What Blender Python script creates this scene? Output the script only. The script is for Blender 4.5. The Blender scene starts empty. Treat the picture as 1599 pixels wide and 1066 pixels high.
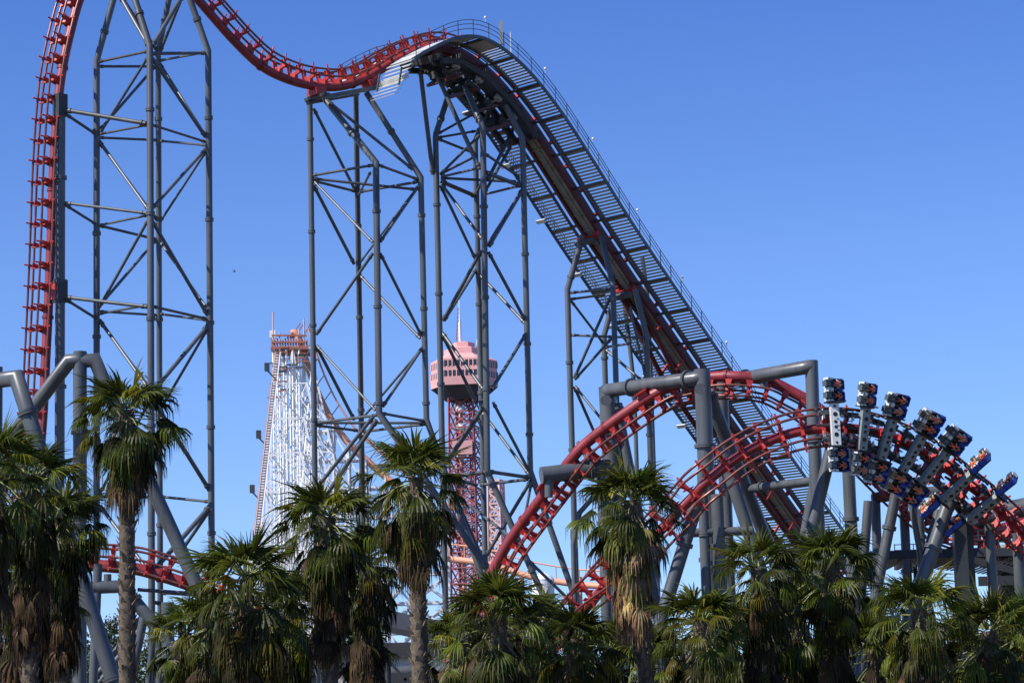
import bpy, bmesh, math, random
from mathutils import Vector, Matrix, noise
random.seed(7)
R = math.radians
scn = bpy.context.scene
# ------------------------------------------------------------------ camera, sky, sun, exposure
F, W, H = 4000.0, 1599.0, 1066.0
PITCH, ROLL = R(9.2), R(1.5)
CAM = Vector((0, 0, 1.9))
Fw = Vector((0, math.cos(PITCH), math.sin(PITCH)))
R0 = Vector((1, 0, 0)); U0 = Vector((0, -math.sin(PITCH), math.cos(PITCH)))
Rc = math.cos(ROLL)*R0 - math.sin(ROLL)*U0
Uc = math.cos(ROLL)*U0 + math.sin(ROLL)*R0
cd = bpy.data.cameras.new('camera'); cam = bpy.data.objects.new('camera', cd)
scn.collection.objects.link(cam); scn.camera = cam
cd.sensor_width = 36; cd.lens = F/W*36; cd.clip_start = 1; cd.clip_end = 20000
cam.matrix_world = Matrix.Translation(CAM) @ Matrix((Rc, Uc, -Fw)).transposed().to_4x4()
SAZ, SEL = R(62), R(44)       # sun: left of the camera and behind it
S = Vector((-math.sin(SAZ)*math.cos(SEL), -math.cos(SAZ)*math.cos(SEL), math.sin(SEL)))
wd = bpy.data.worlds.new("World"); scn.world = wd; wd.use_nodes = True
nt = wd.node_tree; bg = nt.nodes['Background']; bg.inputs[1].default_value = 0.15
sky = nt.nodes.new('ShaderNodeTexSky'); sky.sky_type = 'NISHITA'; sky.sun_disc = False
sky.sun_elevation = SEL; sky.sun_rotation = math.atan2(S.x, S.y)
sky.air_density = 0.8; sky.dust_density = 0.0; sky.ozone_density = 4.0; sky.altitude = 300
tint = nt.nodes.new('ShaderNodeMix'); tint.data_type = 'RGBA'; tint.blend_type = 'MULTIPLY'; tint.inputs[0].default_value = 1
geo = nt.nodes.new('ShaderNodeTexCoord'); sx = nt.nodes.new('ShaderNodeSeparateXYZ'); ramp = nt.nodes.new('ShaderNodeValToRGB')
nt.links.new(geo.outputs['Generated'], sx.inputs[0]); nt.links.new(sx.outputs[2], ramp.inputs[0])
K = lambda r, g, b: (0.80*r/1.96, 0.90*g/1.96, 1.12*b/1.96, 1)   # clear winter air: deeper blue with height
ramp.color_ramp.elements[0].position = 0.10; ramp.color_ramp.elements[0].color = K(1.40, 1.42, 1.50)
ramp.color_ramp.elements[1].position = 0.30; ramp.color_ramp.elements[1].color = K(0.98, 1.22, 1.58)
e_ = ramp.color_ramp.elements.new(0.19); e_.color = K(1.34, 1.41, 1.55)
nt.links.new(ramp.outputs[0], tint.inputs[7])
nt.links.new(sky.outputs[0], tint.inputs[6]); nt.links.new(tint.outputs[2], bg.inputs[0])
sl = bpy.data.lights.new('sun', 'SUN'); sl.energy = 5.0; sl.angle = R(0.5); sl.color = (1, 0.95, 0.88)
so = bpy.data.objects.new('sun', sl); scn.collection.objects.link(so)
so.rotation_euler = S.to_track_quat('Z', 'Y').to_euler(); so.location = (-60, -30, 80)
scn.view_settings.view_transform = 'Standard'; scn.view_settings.look = 'None'
scn.view_settings.exposure = 0.38; scn.view_settings.gamma = 1
scn.cycles.max_bounces = 6; scn.cycles.transparent_max_bounces = 6

# ------------------------------------------------------------------ helpers
def pt(px, py, Y):
    d = Fw*F + Rc*(px-W/2) + Uc*(H/2-py)
    return CAM + d*(Y/d.y)
def ray(px, py): return Fw*F + Rc*(px-W/2) + Uc*(H/2-py)
def proj(p):
    q = Vector(p)-CAM; k = F/q.dot(Fw)
    return W/2 + q.dot(Rc)*k, H/2 - q.dot(Uc)*k
def lift(px, py, P0, nrm):
    d = ray(px, py); k = (P0-CAM).dot(nrm)/d.dot(nrm)
    return CAM + d*k
def mat(name, col, rough=0.5, metal=0.0, var=0.25, scale=2.0, bump=0.0, streak=False, spec=0.5, vcol=False, trans=0.0, dark=None):
    m = bpy.data.materials.new(name); m.use_nodes = True
    n = m.node_tree.nodes; l = m.node_tree.links; b = n['Principled BSDF']
    b.inputs['Roughness'].default_value = rough; b.inputs['Metallic'].default_value = metal
    b.inputs['Specular IOR Level'].default_value = spec
    tc = n.new('ShaderNodeTexCoord'); mp = n.new('ShaderNodeMapping')
    mp.inputs['Scale'].default_value = (scale, scale, scale*(0.15 if streak else 1))
    l.new(tc.outputs['Object'], mp.inputs[0])
    no = n.new('ShaderNodeTexNoise'); no.inputs['Scale'].default_value = 1; no.inputs['Detail'].default_value = 6
    no.inputs['Roughness'].default_value = 0.65
    l.new(mp.outputs[0], no.inputs[0])
    cr = n.new('ShaderNodeValToRGB'); l.new(no.outputs[0], cr.inputs[0])
    d = dark or tuple(c*(1-var) for c in col)
    cr.color_ramp.elements[0].position = 0.3; cr.color_ramp.elements[0].color = (*d, 1)
    cr.color_ramp.elements[1].position = 0.7; cr.color_ramp.elements[1].color = (*[min(1, c*(1+var*0.6)) for c in col], 1)
    out = cr.outputs[0]
    if vcol:
        at = n.new('ShaderNodeAttribute'); at.attribute_name = 'tone'
        mx = n.new('ShaderNodeMix'); mx.data_type = 'RGBA'; mx.blend_type = 'MULTIPLY'; mx.inputs[0].default_value = 1
        l.new(out, mx.inputs[6]); l.new(at.outputs['Color'], mx.inputs[7]); out = mx.outputs[2]
    l.new(out, b.inputs['Base Color'])
    if bump:
        bp = n.new('ShaderNodeBump'); bp.inputs['Strength'].default_value = bump; bp.inputs['Distance'].default_value = 0.05
        l.new(no.outputs[0], bp.inputs['Height']); l.new(bp.outputs[0], b.inputs['Normal'])
    if trans:
        t = n.new('ShaderNodeBsdfTranslucent'); ms = n.new('ShaderNodeMixShader'); ms.inputs[0].default_value = trans
        l.new(out, t.inputs[0]); l.new(b.outputs[0], ms.inputs[1]); l.new(t.outputs[0], ms.inputs[2])
        l.new(ms.outputs[0], n['Material Output'].inputs[0])
    return m
M = dict(
    steel=mat('grey painted steel', (0.090, 0.098, 0.104), 0.36, 0, 0.38, 1.1, 0.04, True),
    steel2=mat('dark grey steel', (0.036, 0.040, 0.044), 0.5, 0, 0.3, 0.9, 0.04, True),
    red=mat('red track paint', (0.46, 0.036, 0.03), 0.46, 0, 0.35, 1.1, 0.03),
    spine=mat('faded maroon spine paint', (0.25, 0.030, 0.036), 0.45, 0, 0.4, 1.4, 0.03, True),
    rail=mat('worn rail', (0.22, 0.075, 0.06), 0.33, 0.4, 0.45, 1.5),
    railred=mat('dark red girder paint', (0.10, 0.013, 0.013), 0.5, 0, 0.3, 1.0),
    pan=mat('galvanised trough', (0.30, 0.29, 0.25), 0.55, 0.2, 0.35, 1.2, 0.05),
    galv=mat('galvanised plate', (0.60, 0.61, 0.58), 0.5, 0.25, 0.2, 1.3, 0.03),
    tread=mat('stair tread metal', (0.40, 0.43, 0.42), 0.5, 0.3, 0.25, 2.0),
    white=mat('white weathered paint', (0.78, 0.79, 0.78), 0.6, 0, 0.12, 0.4),
    carwhite=mat('car white paint', (0.68, 0.70, 0.68), 0.35, 0, 0.15, 3.0),
    black=mat('black plastic', (0.012, 0.013, 0.014), 0.5, 0, 0.3, 3.0),
    rubber=mat('wheel rubber', (0.03, 0.03, 0.032), 0.6, 0, 0.3, 4.0),
    dgrey=mat('seat grey plastic', (0.07, 0.085, 0.09), 0.5, 0, 0.3, 3.0),
    beam=mat('shade toned car beam', (0.24, 0.27, 0.265), 0.4, 0, 0.3, 3.0),  # white beam darkened so its colour carries the shade of the later cars
    blue=mat('blue seat shell', (0.014, 0.06, 0.36), 0.35, 0, 0.3, 3.0),
    orange=mat('orange harness', (0.85, 0.13, 0.035), 0.45, 0, 0.2, 3.0),
    pink=mat('salmon tower paint', (0.70, 0.36, 0.34), 0.6, 0, 0.12, 0.2),
    pinkred=mat('faded red lattice paint', (0.32, 0.075, 0.08), 0.6, 0, 0.25, 0.3),
    palepink=mat('pale pink lattice paint', (0.62, 0.40, 0.37), 0.6, 0, 0.25, 0.3),
    peach=mat('faded orange track paint', (0.68, 0.32, 0.2), 0.6, 0, 0.15, 0.3),
    rust=mat('rusty red station paint', (0.36, 0.13, 0.09), 0.7, 0, 0.3, 0.5),
    glass=mat('window glass dark', (0.03, 0.04, 0.05), 0.12, 0.0, 0.2, 1.0),
    under=mat('dark cabin grey', (0.05, 0.05, 0.055), 0.8, 0, 0.2, 0.5),  # near-black grey for the cabin underside and upper window band
    roof=mat('dark shingle roof', (0.035, 0.037, 0.042), 0.85, 0, 0.35, 1.5, 0.3),
    plaster=mat('plaster wall', (0.55, 0.53, 0.50), 0.8, 0, 0.2, 0.6),
    frond=mat('palm frond green', (0.092, 0.115, 0.016), 0.46, 0, 0.45, 1.3, 0, vcol=True, trans=0.42, spec=0.28),
    dead=mat('dead palm frond', (0.22, 0.155, 0.085), 0.8, 0, 0.4, 1.5, 0, vcol=True, trans=0.1, spec=0.2),
    trunk=mat('palm trunk bark', (0.13, 0.105, 0.08), 0.9, 0, 0.55, 5.0, 0.8, spec=0.2),
    stub=mat('cut leaf base', (0.24, 0.185, 0.125), 0.9, 0, 0.5, 6.0, 0.4, spec=0.2),
    petiole=mat('petiole green', (0.22, 0.25, 0.08), 0.5, 0, 0.25, 3.0),
    leaf=mat('tree leaves', (0.07, 0.095, 0.035), 0.55, 0, 0.4, 0.6, 0, vcol=True, trans=0.2),
    bark=mat('tree bark', (0.10, 0.08, 0.06), 0.9, 0, 0.4, 3.0, 0.6),
    ground=mat('dry ground', (0.09, 0.08, 0.055), 0.95, 0, 0.4, 0.15, 0.4),
    asphalt=mat('asphalt', (0.05, 0.05, 0.052), 0.9, 0, 0.3, 2.0, 0.3),
    skin=mat('skin', (0.50, 0.29, 0.20), 0.55, 0, 0.1, 4.0),
    denim=mat('denim trousers', (0.05, 0.07, 0.13), 0.85, 0, 0.25, 8.0),
    khaki=mat('khaki trousers', (0.30, 0.24, 0.16), 0.85, 0, 0.25, 8.0),
    shirtw=mat('pale shirt', (0.60, 0.60, 0.58), 0.8, 0, 0.15, 6.0),
    shirtr=mat('maroon shirt', (0.30, 0.03, 0.03), 0.8, 0, 0.2, 6.0),
    shirtk=mat('black shirt', (0.02, 0.02, 0.025), 0.8, 0, 0.2, 6.0),
    hair=mat('dark hair', (0.03, 0.018, 0.012), 0.7, 0, 0.3, 12.0),
    bird=mat('dark feathers', (0.02, 0.02, 0.02), 0.8, 0, 0.2, 12.0),
)
class MB:
    def __init__(s): s.v = []; s.f = []; s.sm = []; s.mi = []; s.mats = []; s.tone = []
    def m(s, name):
        if name not in s.mats: s.mats.append(name)
        return s.mats.index(name)
    def add(s, vs, fs, mt, smooth=False, tone=1.0):
        o = len(s.v); s.v += [tuple(x) for x in vs]; k = s.m(mt)
        tn = tone if isinstance(tone, tuple) else (tone,)*3
        for f in fs: s.f.append(tuple(i+o for i in f)); s.sm.append(smooth); s.mi.append(k); s.tone.append(tn)
    def tube(s, pts, r, mt, seg=12, cap=True):
        pts = [Vector(p) for p in pts]; n = len(pts)
        rs = r if isinstance(r, (list, tuple)) else [r]*n
        ds = [(pts[i+1]-pts[i]).normalized() for i in range(n-1)]
        a = ds[0].orthogonal().normalized(); vs = []
        for i in range(n):
            if i == 0: t = ds[0]
            elif i == n-1: t = ds[-1]
            else: t = (ds[i-1]+ds[i]).normalized()
            if i > 0:
                q = ds[i-1].rotation_difference(t); a = q @ a
            a = (a - t*a.dot(t)).normalized(); b = t.cross(a)
            k = 1.0; ax = None
            if 0 < i < n-1:
                c = max(0.35, ds[i-1].dot(t)); k = 1/c
                ax = (ds[i]-ds[i-1]); ax = ax.normalized() if ax.length > 1e-6 else None
            for j in range(seg):
                an = 2*math.pi*j/seg; o = a*math.cos(an)*rs[i] + b*math.sin(an)*rs[i]
                if ax is not None and k > 1.0001: o = o + ax*(o.dot(ax))*(k-1)
                vs.append(pts[i]+o)
            if 0 < i < n-1: a = t.rotation_difference(ds[i]) @ a
        fs = []
        for i in range(n-1):
            for j in range(seg):
                fs.append((i*seg+j, i*seg+(j+1) % seg, (i+1)*seg+(j+1) % seg, (i+1)*seg+j))
        s.add(vs, fs, mt, True)
        if cap:
            s.add(vs[:seg], [tuple(range(seg))[::-1]], mt); s.add(vs[-seg:], [tuple(range(seg))], mt)
    def box(s, c, ax, ay, az, mt, tone=1.0):
        c = Vector(c); vs = [c + ax*i + ay*j + az*k for i in (-1, 1) for j in (-1, 1) for k in (-1, 1)]
        s.add(vs, [(0, 1, 3, 2), (4, 6, 7, 5), (0, 4, 5, 1), (2, 3, 7, 6), (0, 2, 6, 4), (1, 5, 7, 3)], mt, False, tone)
    def bar(s, p, q, w, h, mt, up=Vector((0, 0, 1))):
        p = Vector(p); q = Vector(q); d = q-p
        if d.length < 1e-5: return
        t = d.normalized(); a = t.cross(up)
        if a.length < 1e-3: a = t.orthogonal()
        a.normalize(); b = a.cross(t)
        s.box((p+q)/2, d/2, a*(w/2), b*(h/2), mt)
    def prism(s, poly, o, ea, eb, ec, th, mt):
        n = len(poly); vs = [o+ea*x+eb*y+ec*(th*k) for k in (-.5, .5) for x, y in poly]
        fs = [tuple(range(n))[::-1], tuple(range(n, 2*n))] + [(i, (i+1) % n, n+(i+1) % n, n+i) for i in range(n)]
        s.add(vs, fs, mt)
    def ball(s, c, r, mt, ex=(1, 1, 1), nu=10, nv=6, rot=None):
        vs = []; c = Vector(c)
        for i in range(nv+1):
            th = math.pi*i/nv
            for j in range(nu):
                ph = 2*math.pi*j/nu
                o = Vector((math.sin(th)*math.cos(ph)*ex[0], math.sin(th)*math.sin(ph)*ex[1], math.cos(th)*ex[2]))*r
                vs.append(c+((rot @ o) if rot else o))
        s.add(vs, [(i*nu+j, (i+1)*nu+j, (i+1)*nu+(j+1) % nu, i*nu+(j+1) % nu) for i in range(nv) for j in range(nu)], mt, True)
    def build(s, name, parent=None, vcol=False):
        me = bpy.data.meshes.new(name); me.from_pydata(s.v, [], s.f)
        me.polygons.foreach_set('use_smooth', s.sm); me.polygons.foreach_set('material_index', s.mi)
        for k in s.mats: me.materials.append(M[k])
        if vcol:
            ca = me.color_attributes.new('tone', 'FLOAT_COLOR', 'CORNER'); arr = []
            for p, t in zip(me.polygons, s.tone):
                arr += [t[0], t[1], t[2], 1.0]*len(p.vertices)
            ca.data.foreach_set('color', arr)
        me.update()
        o = bpy.data.objects.new(name, me); scn.collection.objects.link(o)
        if parent:
            o.parent = parent; o.matrix_parent_inverse = Matrix.Translation(-parent.location) if parent.type == 'EMPTY' else Matrix()
        return o
def tag(o, label=None, cat=None, group=None, kind=None):
    if label: o['label'] = label
    if cat: o['category'] = cat
    if group: o['group'] = group
    if kind: o['kind'] = kind
    return o
def thing(name, label, cat, loc=(0, 0, 0), group=None):
    o = bpy.data.objects.new(name, None); o.location = loc; scn.collection.objects.link(o); o.empty_display_size = 0.5
    return tag(o, label, cat, group)
def copy_tree(o, parent=None):
    c = o.copy(); scn.collection.objects.link(c); c.parent = parent
    for ch in list(o.children): copy_tree(ch, c)
    return c

# ------------------------------------------------------------------ setting
g = MB(); g.add([(-6000, -500, 0), (6000, -500, 0), (6000, 9000, 0), (-6000, 9000, 0)], [(0, 1, 2, 3)], 'ground')
tag(g.build('ground'), kind='structure')
p_ = MB(); p_.add([(-80, 40, .004), (80, 40, .004), (80, 62, .004), (-80, 62, .004)], [(0, 1, 2, 3)], 'asphalt')
tag(p_.build('path'), kind='structure')
hm = MB(); nx, ny = 60, 10; vs = []
for j in range(ny+1):
    for i in range(nx+1):
        x = -500+1000*i/nx; y = 620+j*60
        h = (18+14*noise.noise(Vector((x*0.006, y*0.004, 3))))*math.sin(math.pi*min(1, j/ny*1.2)/1.2) - 1
        vs.append((x, y, h))
hm.add(vs, [(j*(nx+1)+i, j*(nx+1)+i+1, (j+1)*(nx+1)+i+1, (j+1)*(nx+1)+i) for j in range(ny) for i in range(nx)], 'ground', True)
tag(hm.build('hills'), kind='structure')

# ------------------------------------------------------------------ tubular supports
def pts3(pts, Y):
    out = []
    for p in pts:
        if p == 'G': q = out[-1].copy(); q.z = 0; out.append(q)
        elif p == 'E':
            a, b = out[-2], out[-1]; d = b-a; out.append(b + d*(-b.z/d.z)) if d.z < -1e-3 else None
        else: out.append(pt(p[0], p[1], Y+(p[2] if len(p) > 2 else 0)))
    return out
def ring(mb, p, d, r, mt='steel', th=0.07, k=1.32):
    d = d.normalized(); mb.tube([p-d*th*1.6, p-d*0.012], r*k, mt, 16); mb.tube([p+d*0.012, p+d*th*1.6], r*k, mt, 16)
def support(name, label, Y, members, group=None, cat='ride support', mt='steel'):
    first = pts3(members[0][1], Y)
    root = thing(name, label, cat, (first[-1].x, first[-1].y, 0), group)
    rnd = random.Random(len(label)*7+int(Y))
    for mm in members:
        kind, pp, w = mm[:3]; p3 = pts3(pp, Y); r = w/2/F*p3[0].y
        mb = MB(); mb.tube(p3, r, mt, 16 if w > 8 else 10)
        if kind in ('leg', 'post', 'beam'):
            acc = rnd.uniform(2.5, 5)
            for a, b in zip(p3, p3[1:]):
                L = (b-a).length; d = (b-a).normalized(); s_ = acc
                while s_ < L-0.5:
                    ring(mb, a+d*s_, d, r, mt); s_ += 6.5
                acc = max(1.0, s_-L)
        elif kind == 'brace':
            a, b = p3[0], p3[-1]; d = (b-a).normalized()
            for q, e in ((a, d), (b, -d)):
                mb.tube([q+e*0.25, q+e*0.4], r*1.35, mt, 10)
                mb.bar(q, q+e*0.35, 0.06, r*2.3, mt)
        mb.build(kind, root)
    return root

# leg numbers -> depth offset from the tower's centre
def tower(name, label, Y, d, legs, braces, group):
    D = {1: 0, 2: -d, 3: d, 4: 0}
    mem = [('leg', l, w) for l, w in legs]
    for x1, y1, l1, x2, y2, l2, w in braces:
        mem.append(('brace', [(x1, y1, D.get(l1, l1)), (x2, y2, D.get(l2, l2))], w))
    return support(name, label, Y, mem, group, 'steel tower')
GT = 'tall lattice support towers of the roller coaster'
P0 = pt(700, 60, 178); HD = Vector((-.72, -.69, 0)).normalized(); NR = Vector((.69, -.72, 0)).normalized()
LP = lambda x, y: lift(x, y, P0, NR)
YA = 156; d = 3.4
tower('support_tower', 'leftmost four legged grey tower under the high arch, tied to the lone dark column', YA, d, [
    ([(188, -40), (151, 95), 'G'], 10.5), ([(198, -40, -2), (234, 72, -d), 'G'], 11), ([(272, -40, 2), (247, 82, d), 'G'], 9.5), ([(283, -40), (325, 80), 'G'], 10.5)], [
    (188, -5, -1, 233, 74, 2, 7), (286, -8, -1, 238, 72, 2, 7.5), (190, -5, 1, 247, 82, 3, 5), (286, -8, 1, 250, 82, 3, 5),
    (153, 97, 1, 232, 80, 2, 4.5), (153, 104, 1, 246, 104, 3, 4.5), (322, 83, 4, 237, 84, 2, 5.5), (320, 82, 4, 249, 95, 3, 4),
    (155, 210, 1, 232, 88, 2, 4.5), (155, 204, 1, 246, 100, 3, 5), (237, 90, 2, 321, 214, 4, 6), (250, 100, 3, 321, 212, 4, 4.5),
    (154, 210, 1, 232, 195, 2, 3.8), (154, 215, 1, 246, 219, 3, 4.2), (237, 195, 2, 322, 222, 4, 4), (249, 220, 3, 322, 227, 4, 4),
    (155, 220, 1, 232, 328, 2, 5), (155, 222, 1, 246, 345, 3, 5), (322, 232, 4, 237, 326, 2, 5.5), (322, 236, 4, 249, 348, 3, 4),
    (154, 352, 1, 232, 336, 2, 3.8), (154, 352, 1, 246, 374, 3, 4.5),
    (155, 480, 1, 232, 342, 2, 5), (155, 478, 1, 246, 372, 3, 5), (237, 344, 2, 324, 492, 4, 6), (250, 378, 3, 324, 482, 4, 4),
    (154, 490, 1, 232, 476, 2, 4), (154, 486, 1, 246, 492, 3, 4), (237, 478, 2, 324, 498, 4, 4.5), (249, 490, 3, 324, 500, 4, 4),
    (156, 500, 1, 233, 608, 2, 5.5), (156, 502, 1, 246, 622, 3, 5), (325, 508, 4, 238, 612, 2, 7), (325, 512, 4, 250, 640, 3, 4.5),
    (238, 622, 2, 327, 765, 4, 7), (250, 650, 3, 327, 762, 4, 4.5), (156, 770, 1, 234, 625, 2, 5), (250, 775, 3, 327, 783, 4, 4.5),
    (156, 775, 1, 246, 776, 3, 4.5), (328, 790, 4, 240, 890, 2, 8), (328, 795, 4, 252, 905, 3, 6), (157, 790, 1, 238, 900, 2, 6),
    (330, 955, 4, 241, 940, 2, 5), (252, 925, 3, 330, 930, 4, 5)], GT)
YB = LP(560, 140).y; d = 3.6
tower('support_tower', 'second steel tower from the left, holding the dip of the high red track', YB, d, [
    ([(483, 146), (484, 170), 'G'], 9), ([(505, 152, -1), (587, 254, -d), (592, 645, -d), (700, 800, -d), 'E'], 10.5),
    ([(556, 146, 1.5), (556, 170, d), 'G'], 9), ([(572, 145, 0), (657, 277), (666, 655), (757, 912), 'E'], 9.5)], [
    (490, 170, 1, 556, 300, 3, 5), (512, 158, -1, 645, 265, 4, 5), (488, 274, 1, 582, 258, 2, 4.5), (488, 282, 1, 556, 299, 3, 4.5),
    (592, 258, 2, 652, 280, 4, 4.5), (560, 300, 3, 652, 284, 4, 4.5), (488, 279, 1, 650, 296, 4, 4.5), (578, 270, 2, 560, 305, 3, 4),
    (490, 290, 1, 553, 412, 3, 5.5), (491, 284, 1, 582, 378, 2, 4), (654, 290, 4, 594, 377, 2, 5), (652, 292, 4, 562, 410, 3, 3.5),
    (582, 396, 2, 494, 522, 1, 5), (560, 428, 3, 496, 520, 1, 4), (594, 396, 2, 658, 524, 4, 5), (562, 430, 3, 656, 528, 4, 4.5),
    (660, 542, 4, 598, 634, 2, 5), (658, 545, 4, 564, 655, 3, 4), (494, 540, 1, 553, 655, 3, 5.5), (495, 540, 1, 586, 640, 2, 4),
    (495, 660, 1, 588, 648, 2, 4.5), (495, 664, 1, 558, 672, 3, 4.5), (596, 645, 2, 663, 657, 4, 4.5), (565, 674, 3, 664, 662, 4, 4.5),
    (495, 660, 1, 664, 660, 4, 4.5), (588, 656, 2, 498, 790, 1, 7), (583, 650, 2, 492, 765, 1, 6), (564, 675, 3, 640, 740, 4, 4)], GT)
YC = LP(752, 150).y; d = 3.3
tower('support_tower', 'third steel tower from the left, under the lift hill crest with its fan of bracing', YC, d, [
    ([(706, 132, 1), (681, 208), (680, 215), 'G'], 9.5), ([(726, 135, -1), (752, 195, -d), (754, 200, -d), (761, 736, -d), (806, 836, -d), 'E'], 10),
    ([(775, 150, 2), (742, 220, d), 'G'], 9), ([(790, 165, 0), (815, 215), (816, 222), (828, 735), (895, 925), 'E'], 9.5)], [
    (656, 108, -2, 676, 273, 1, 7.5), (680, 112, -2, 749, 264, 2, 7.5), (662, 112, -2, 706, 132, 1, 5),
    (684, 209, 1, 740, 178, 3, 4), (684, 215, 1, 742, 205, 3, 4), (684, 217, 1, 742, 240, 3, 4.5),
    (688, 272, 1, 750, 210, 2, 4.5), (688, 272, 1, 745, 243, 3, 4.2), (690, 276, 1, 750, 262, 2, 4), (688, 278, 1, 806, 284, 4, 4.5),
    (690, 284, 1, 742, 306, 3, 7), (760, 270, 2, 812, 290, 4, 7), (752, 305, 3, 812, 290, 4, 4), (757, 240, 2, 810, 276, 4, 4.5),
    (762, 280, 2, 800, 205, 3, 6), (745, 300, 3, 760, 268, 2, 5), (797, 230, 3, 757, 300, 2, 5),
    (688, 290, 1, 742, 404, 3, 5), (690, 288, 1, 752, 372, 2, 5), (816, 296, 4, 764, 384, 2, 6.5), (814, 298, 4, 748, 402, 3, 4),
    (751, 392, 2, 692, 500, 1, 6), (744, 420, 3, 694, 500, 1, 5), (763, 394, 2, 820, 500, 4, 5.5), (750, 430, 3, 820, 505, 4, 5),
    (691, 520, 1, 754, 607, 2, 5.5), (691, 523, 1, 744, 630, 3, 5.5), (822, 520, 4, 768, 608, 2, 5.5), (820, 525, 4, 750, 632, 3, 4),
    (757, 632, 2, 696, 722, 1, 6.5), (748, 650, 3, 697, 724, 1, 5), (770, 628, 2, 826, 735, 4, 5), (752, 642, 3, 826, 740, 4, 5),
    (700, 744, 1, 759, 736, 2, 6.5), (700, 746, 1, 744, 757, 3, 5), (764, 736, 2, 826, 745, 4, 6), (750, 757, 3, 824, 748, 4, 5),
    (735, 790, 3, 800, 840, 2, 4.5), (829, 750, 4, 760, 866, 3, 6), (830, 752, 4, 817, 820, 4, 4.5), (700, 748, 1, 690, 800, 1, 4), (826, 875, 4, 893, 940, 4, 5),
    (700, 750, 1, 755, 875, 3, 5.5)], GT)
YD = LP(925, 400).y; d = 2.6
tower('support_tower', 'shorter steel tower with bent legs under the middle of the dark lift hill stairs', YD, d, [
    ([(910, 368), (886, 452), 'G'], 9.5), ([(939, 368, -1), (957, 446, -d), 'G'], 9), ([(958, 470, d), (943, 525, d), 'G'], 9),
    ([(992, 452, 0), (1009, 522), 'G'], 9)], [
    (892, 457, 1, 953, 451, 2, 4), (892, 467, 1, 944, 460, 3, 4), (892, 470, 1, 943, 537, 3, 4), (954, 462, 2, 897, 590, 1, 5),
    (892, 523, 1, 957, 526, 2, 4), (957, 526, 2, 1008, 527, 4, 4), (945, 542, 3, 985, 536, 4, 4), (955, 528, 2, 898, 592, 1, 4.5),
    (897, 604, 1, 932, 684, 3, 5), (898, 603, 1, 960, 680, 2, 4.5), (945, 545, 3, 1003, 595, 4, 4.5), (984, 480, 4, 1008, 590, 4, 4),
    (1011, 610, 4, 964, 680, 2, 5), (902, 690, 1, 960, 800, 2, 5)], GT)
YE = LP(985, 460).y
tower('support_tower', 'rusty capped pair of lift hill legs standing just behind the short bent leg tower', YE+4, 2.0, [
    ([(966, 402, 0), (975, 470, 0), (990, 600, 0), 'G'], 7), ([(1003, 402, 0), (1012, 470, 0), 'G'], 7)], [
    (972, 440, 0, 1010, 440, 0, 4), (975, 470, 0, 1012, 560, 0, 4)], GT)
# lone column next to the drop
YL = LP(95, 170).y - 1.0
support('track_support', 'lone dark column reaching to the upper part of the vertical red drop', YL, [
    ('post', [(94.5, 155), 'G'], 16),
    ('brace', [(102, 172, 0), (228, 193, YA-3.4-YL)], 7), ('brace', [(102, 178, 0), (153, 212, YA-YL)], 5),
    ('brace', [(102, 317, 0), (229, 333, YA-3.4-YL)], 5), ('brace', [(102, 320, 0), (153, 352, YA-YL)], 4.5),
    ('brace', [(102, 464, 0), (230, 479, YA-3.4-YL)], 6), ('brace', [(102, 467, 0), (155, 500, YA-YL)], 4.5)])

# ------------------------------------------------------------------ track
def catmull(P, n=14):
    out = []
    for i in range(len(P)-1):
        a = P[max(0, i-1)]; b = P[i]; c = P[i+1]; e = P[min(len(P)-1, i+2)]
        for k in range(n):
            t = k/n
            out.append(0.5*((2*b)+(c-a)*t+(2*a-5*b+4*c-e)*t*t+(3*b-a-3*c+e)*t**3))
    out.append(P[-1]); return out
class Path:
    def __init__(s, P, U, step=0.4):
        pr = catmull([Vector((*p, *u)) if False else Vector(p) for p in P]); ur = catmull([Vector(u) for u in U])
        L = [0]
        for a, b in zip(pr, pr[1:]): L.append(L[-1]+(b-a).length)
        s.len = L[-1]; n = max(2, int(s.len/step)); s.fr = []; j = 0
        ps = []; us = []
        for i in range(n+1):
            x = s.len*i/n
            while j < len(L)-2 and L[j+1] < x: j += 1
            k = (x-L[j])/max(1e-9, L[j+1]-L[j]); ps.append(pr[j].lerp(pr[j+1], k)); us.append(ur[j].lerp(ur[j+1], k))
        s.step = s.len/n
        for i in range(n+1):
            t = (ps[min(n, i+1)]-ps[max(0, i-1)]).normalized(); u = us[i]; u = (u-t*u.dot(t)).normalized()
            s.fr.append((ps[i], t, u, t.cross(u)))
    def at(s, x):
        k = min(max(x/s.step, 0), len(s.fr)-1.001); i = int(k); w = k-i
        a, b = s.fr[i], s.fr[i+1]
        return a[0].lerp(b[0], w), a[1].lerp(b[1], w).normalized(), a[2].lerp(b[2], w).normalized(), a[3].lerp(b[3], w).normalized()
    def off(s, u, n, x0=0, x1=None):
        x1 = s.len if x1 is None else x1
        i0, i1 = int(x0/s.step), int(x1/s.step)
        return [f[0]+f[2]*u+f[3]*n for f in s.fr[i0:i1+1]]
    def find(s, px, py):
        best = min(range(len(s.fr)), key=lambda i: (proj(s.fr[i][0])[0]-px)**2+(proj(s.fr[i][0])[1]-py)**2)
        return best*s.step
TIE = [(-.16, -.12), (.16, -.12), (.30, .12), (.55, .24), (.92, .26), (1.06, .34), (1.02, .43), (.78, .38), (.60, .44), (.66, .70), (.78, .84), (.74, .93), (.56, .88), (.46, .66), (.24, .42), (0, .34)]
TIE = TIE + [(-x, y) for x, y in TIE[::-1][1:-1] if x > 0.0][:]
TIE = TIE[:16] + [(-x, y) for x, y in TIE[14:1:-1]]
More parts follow.
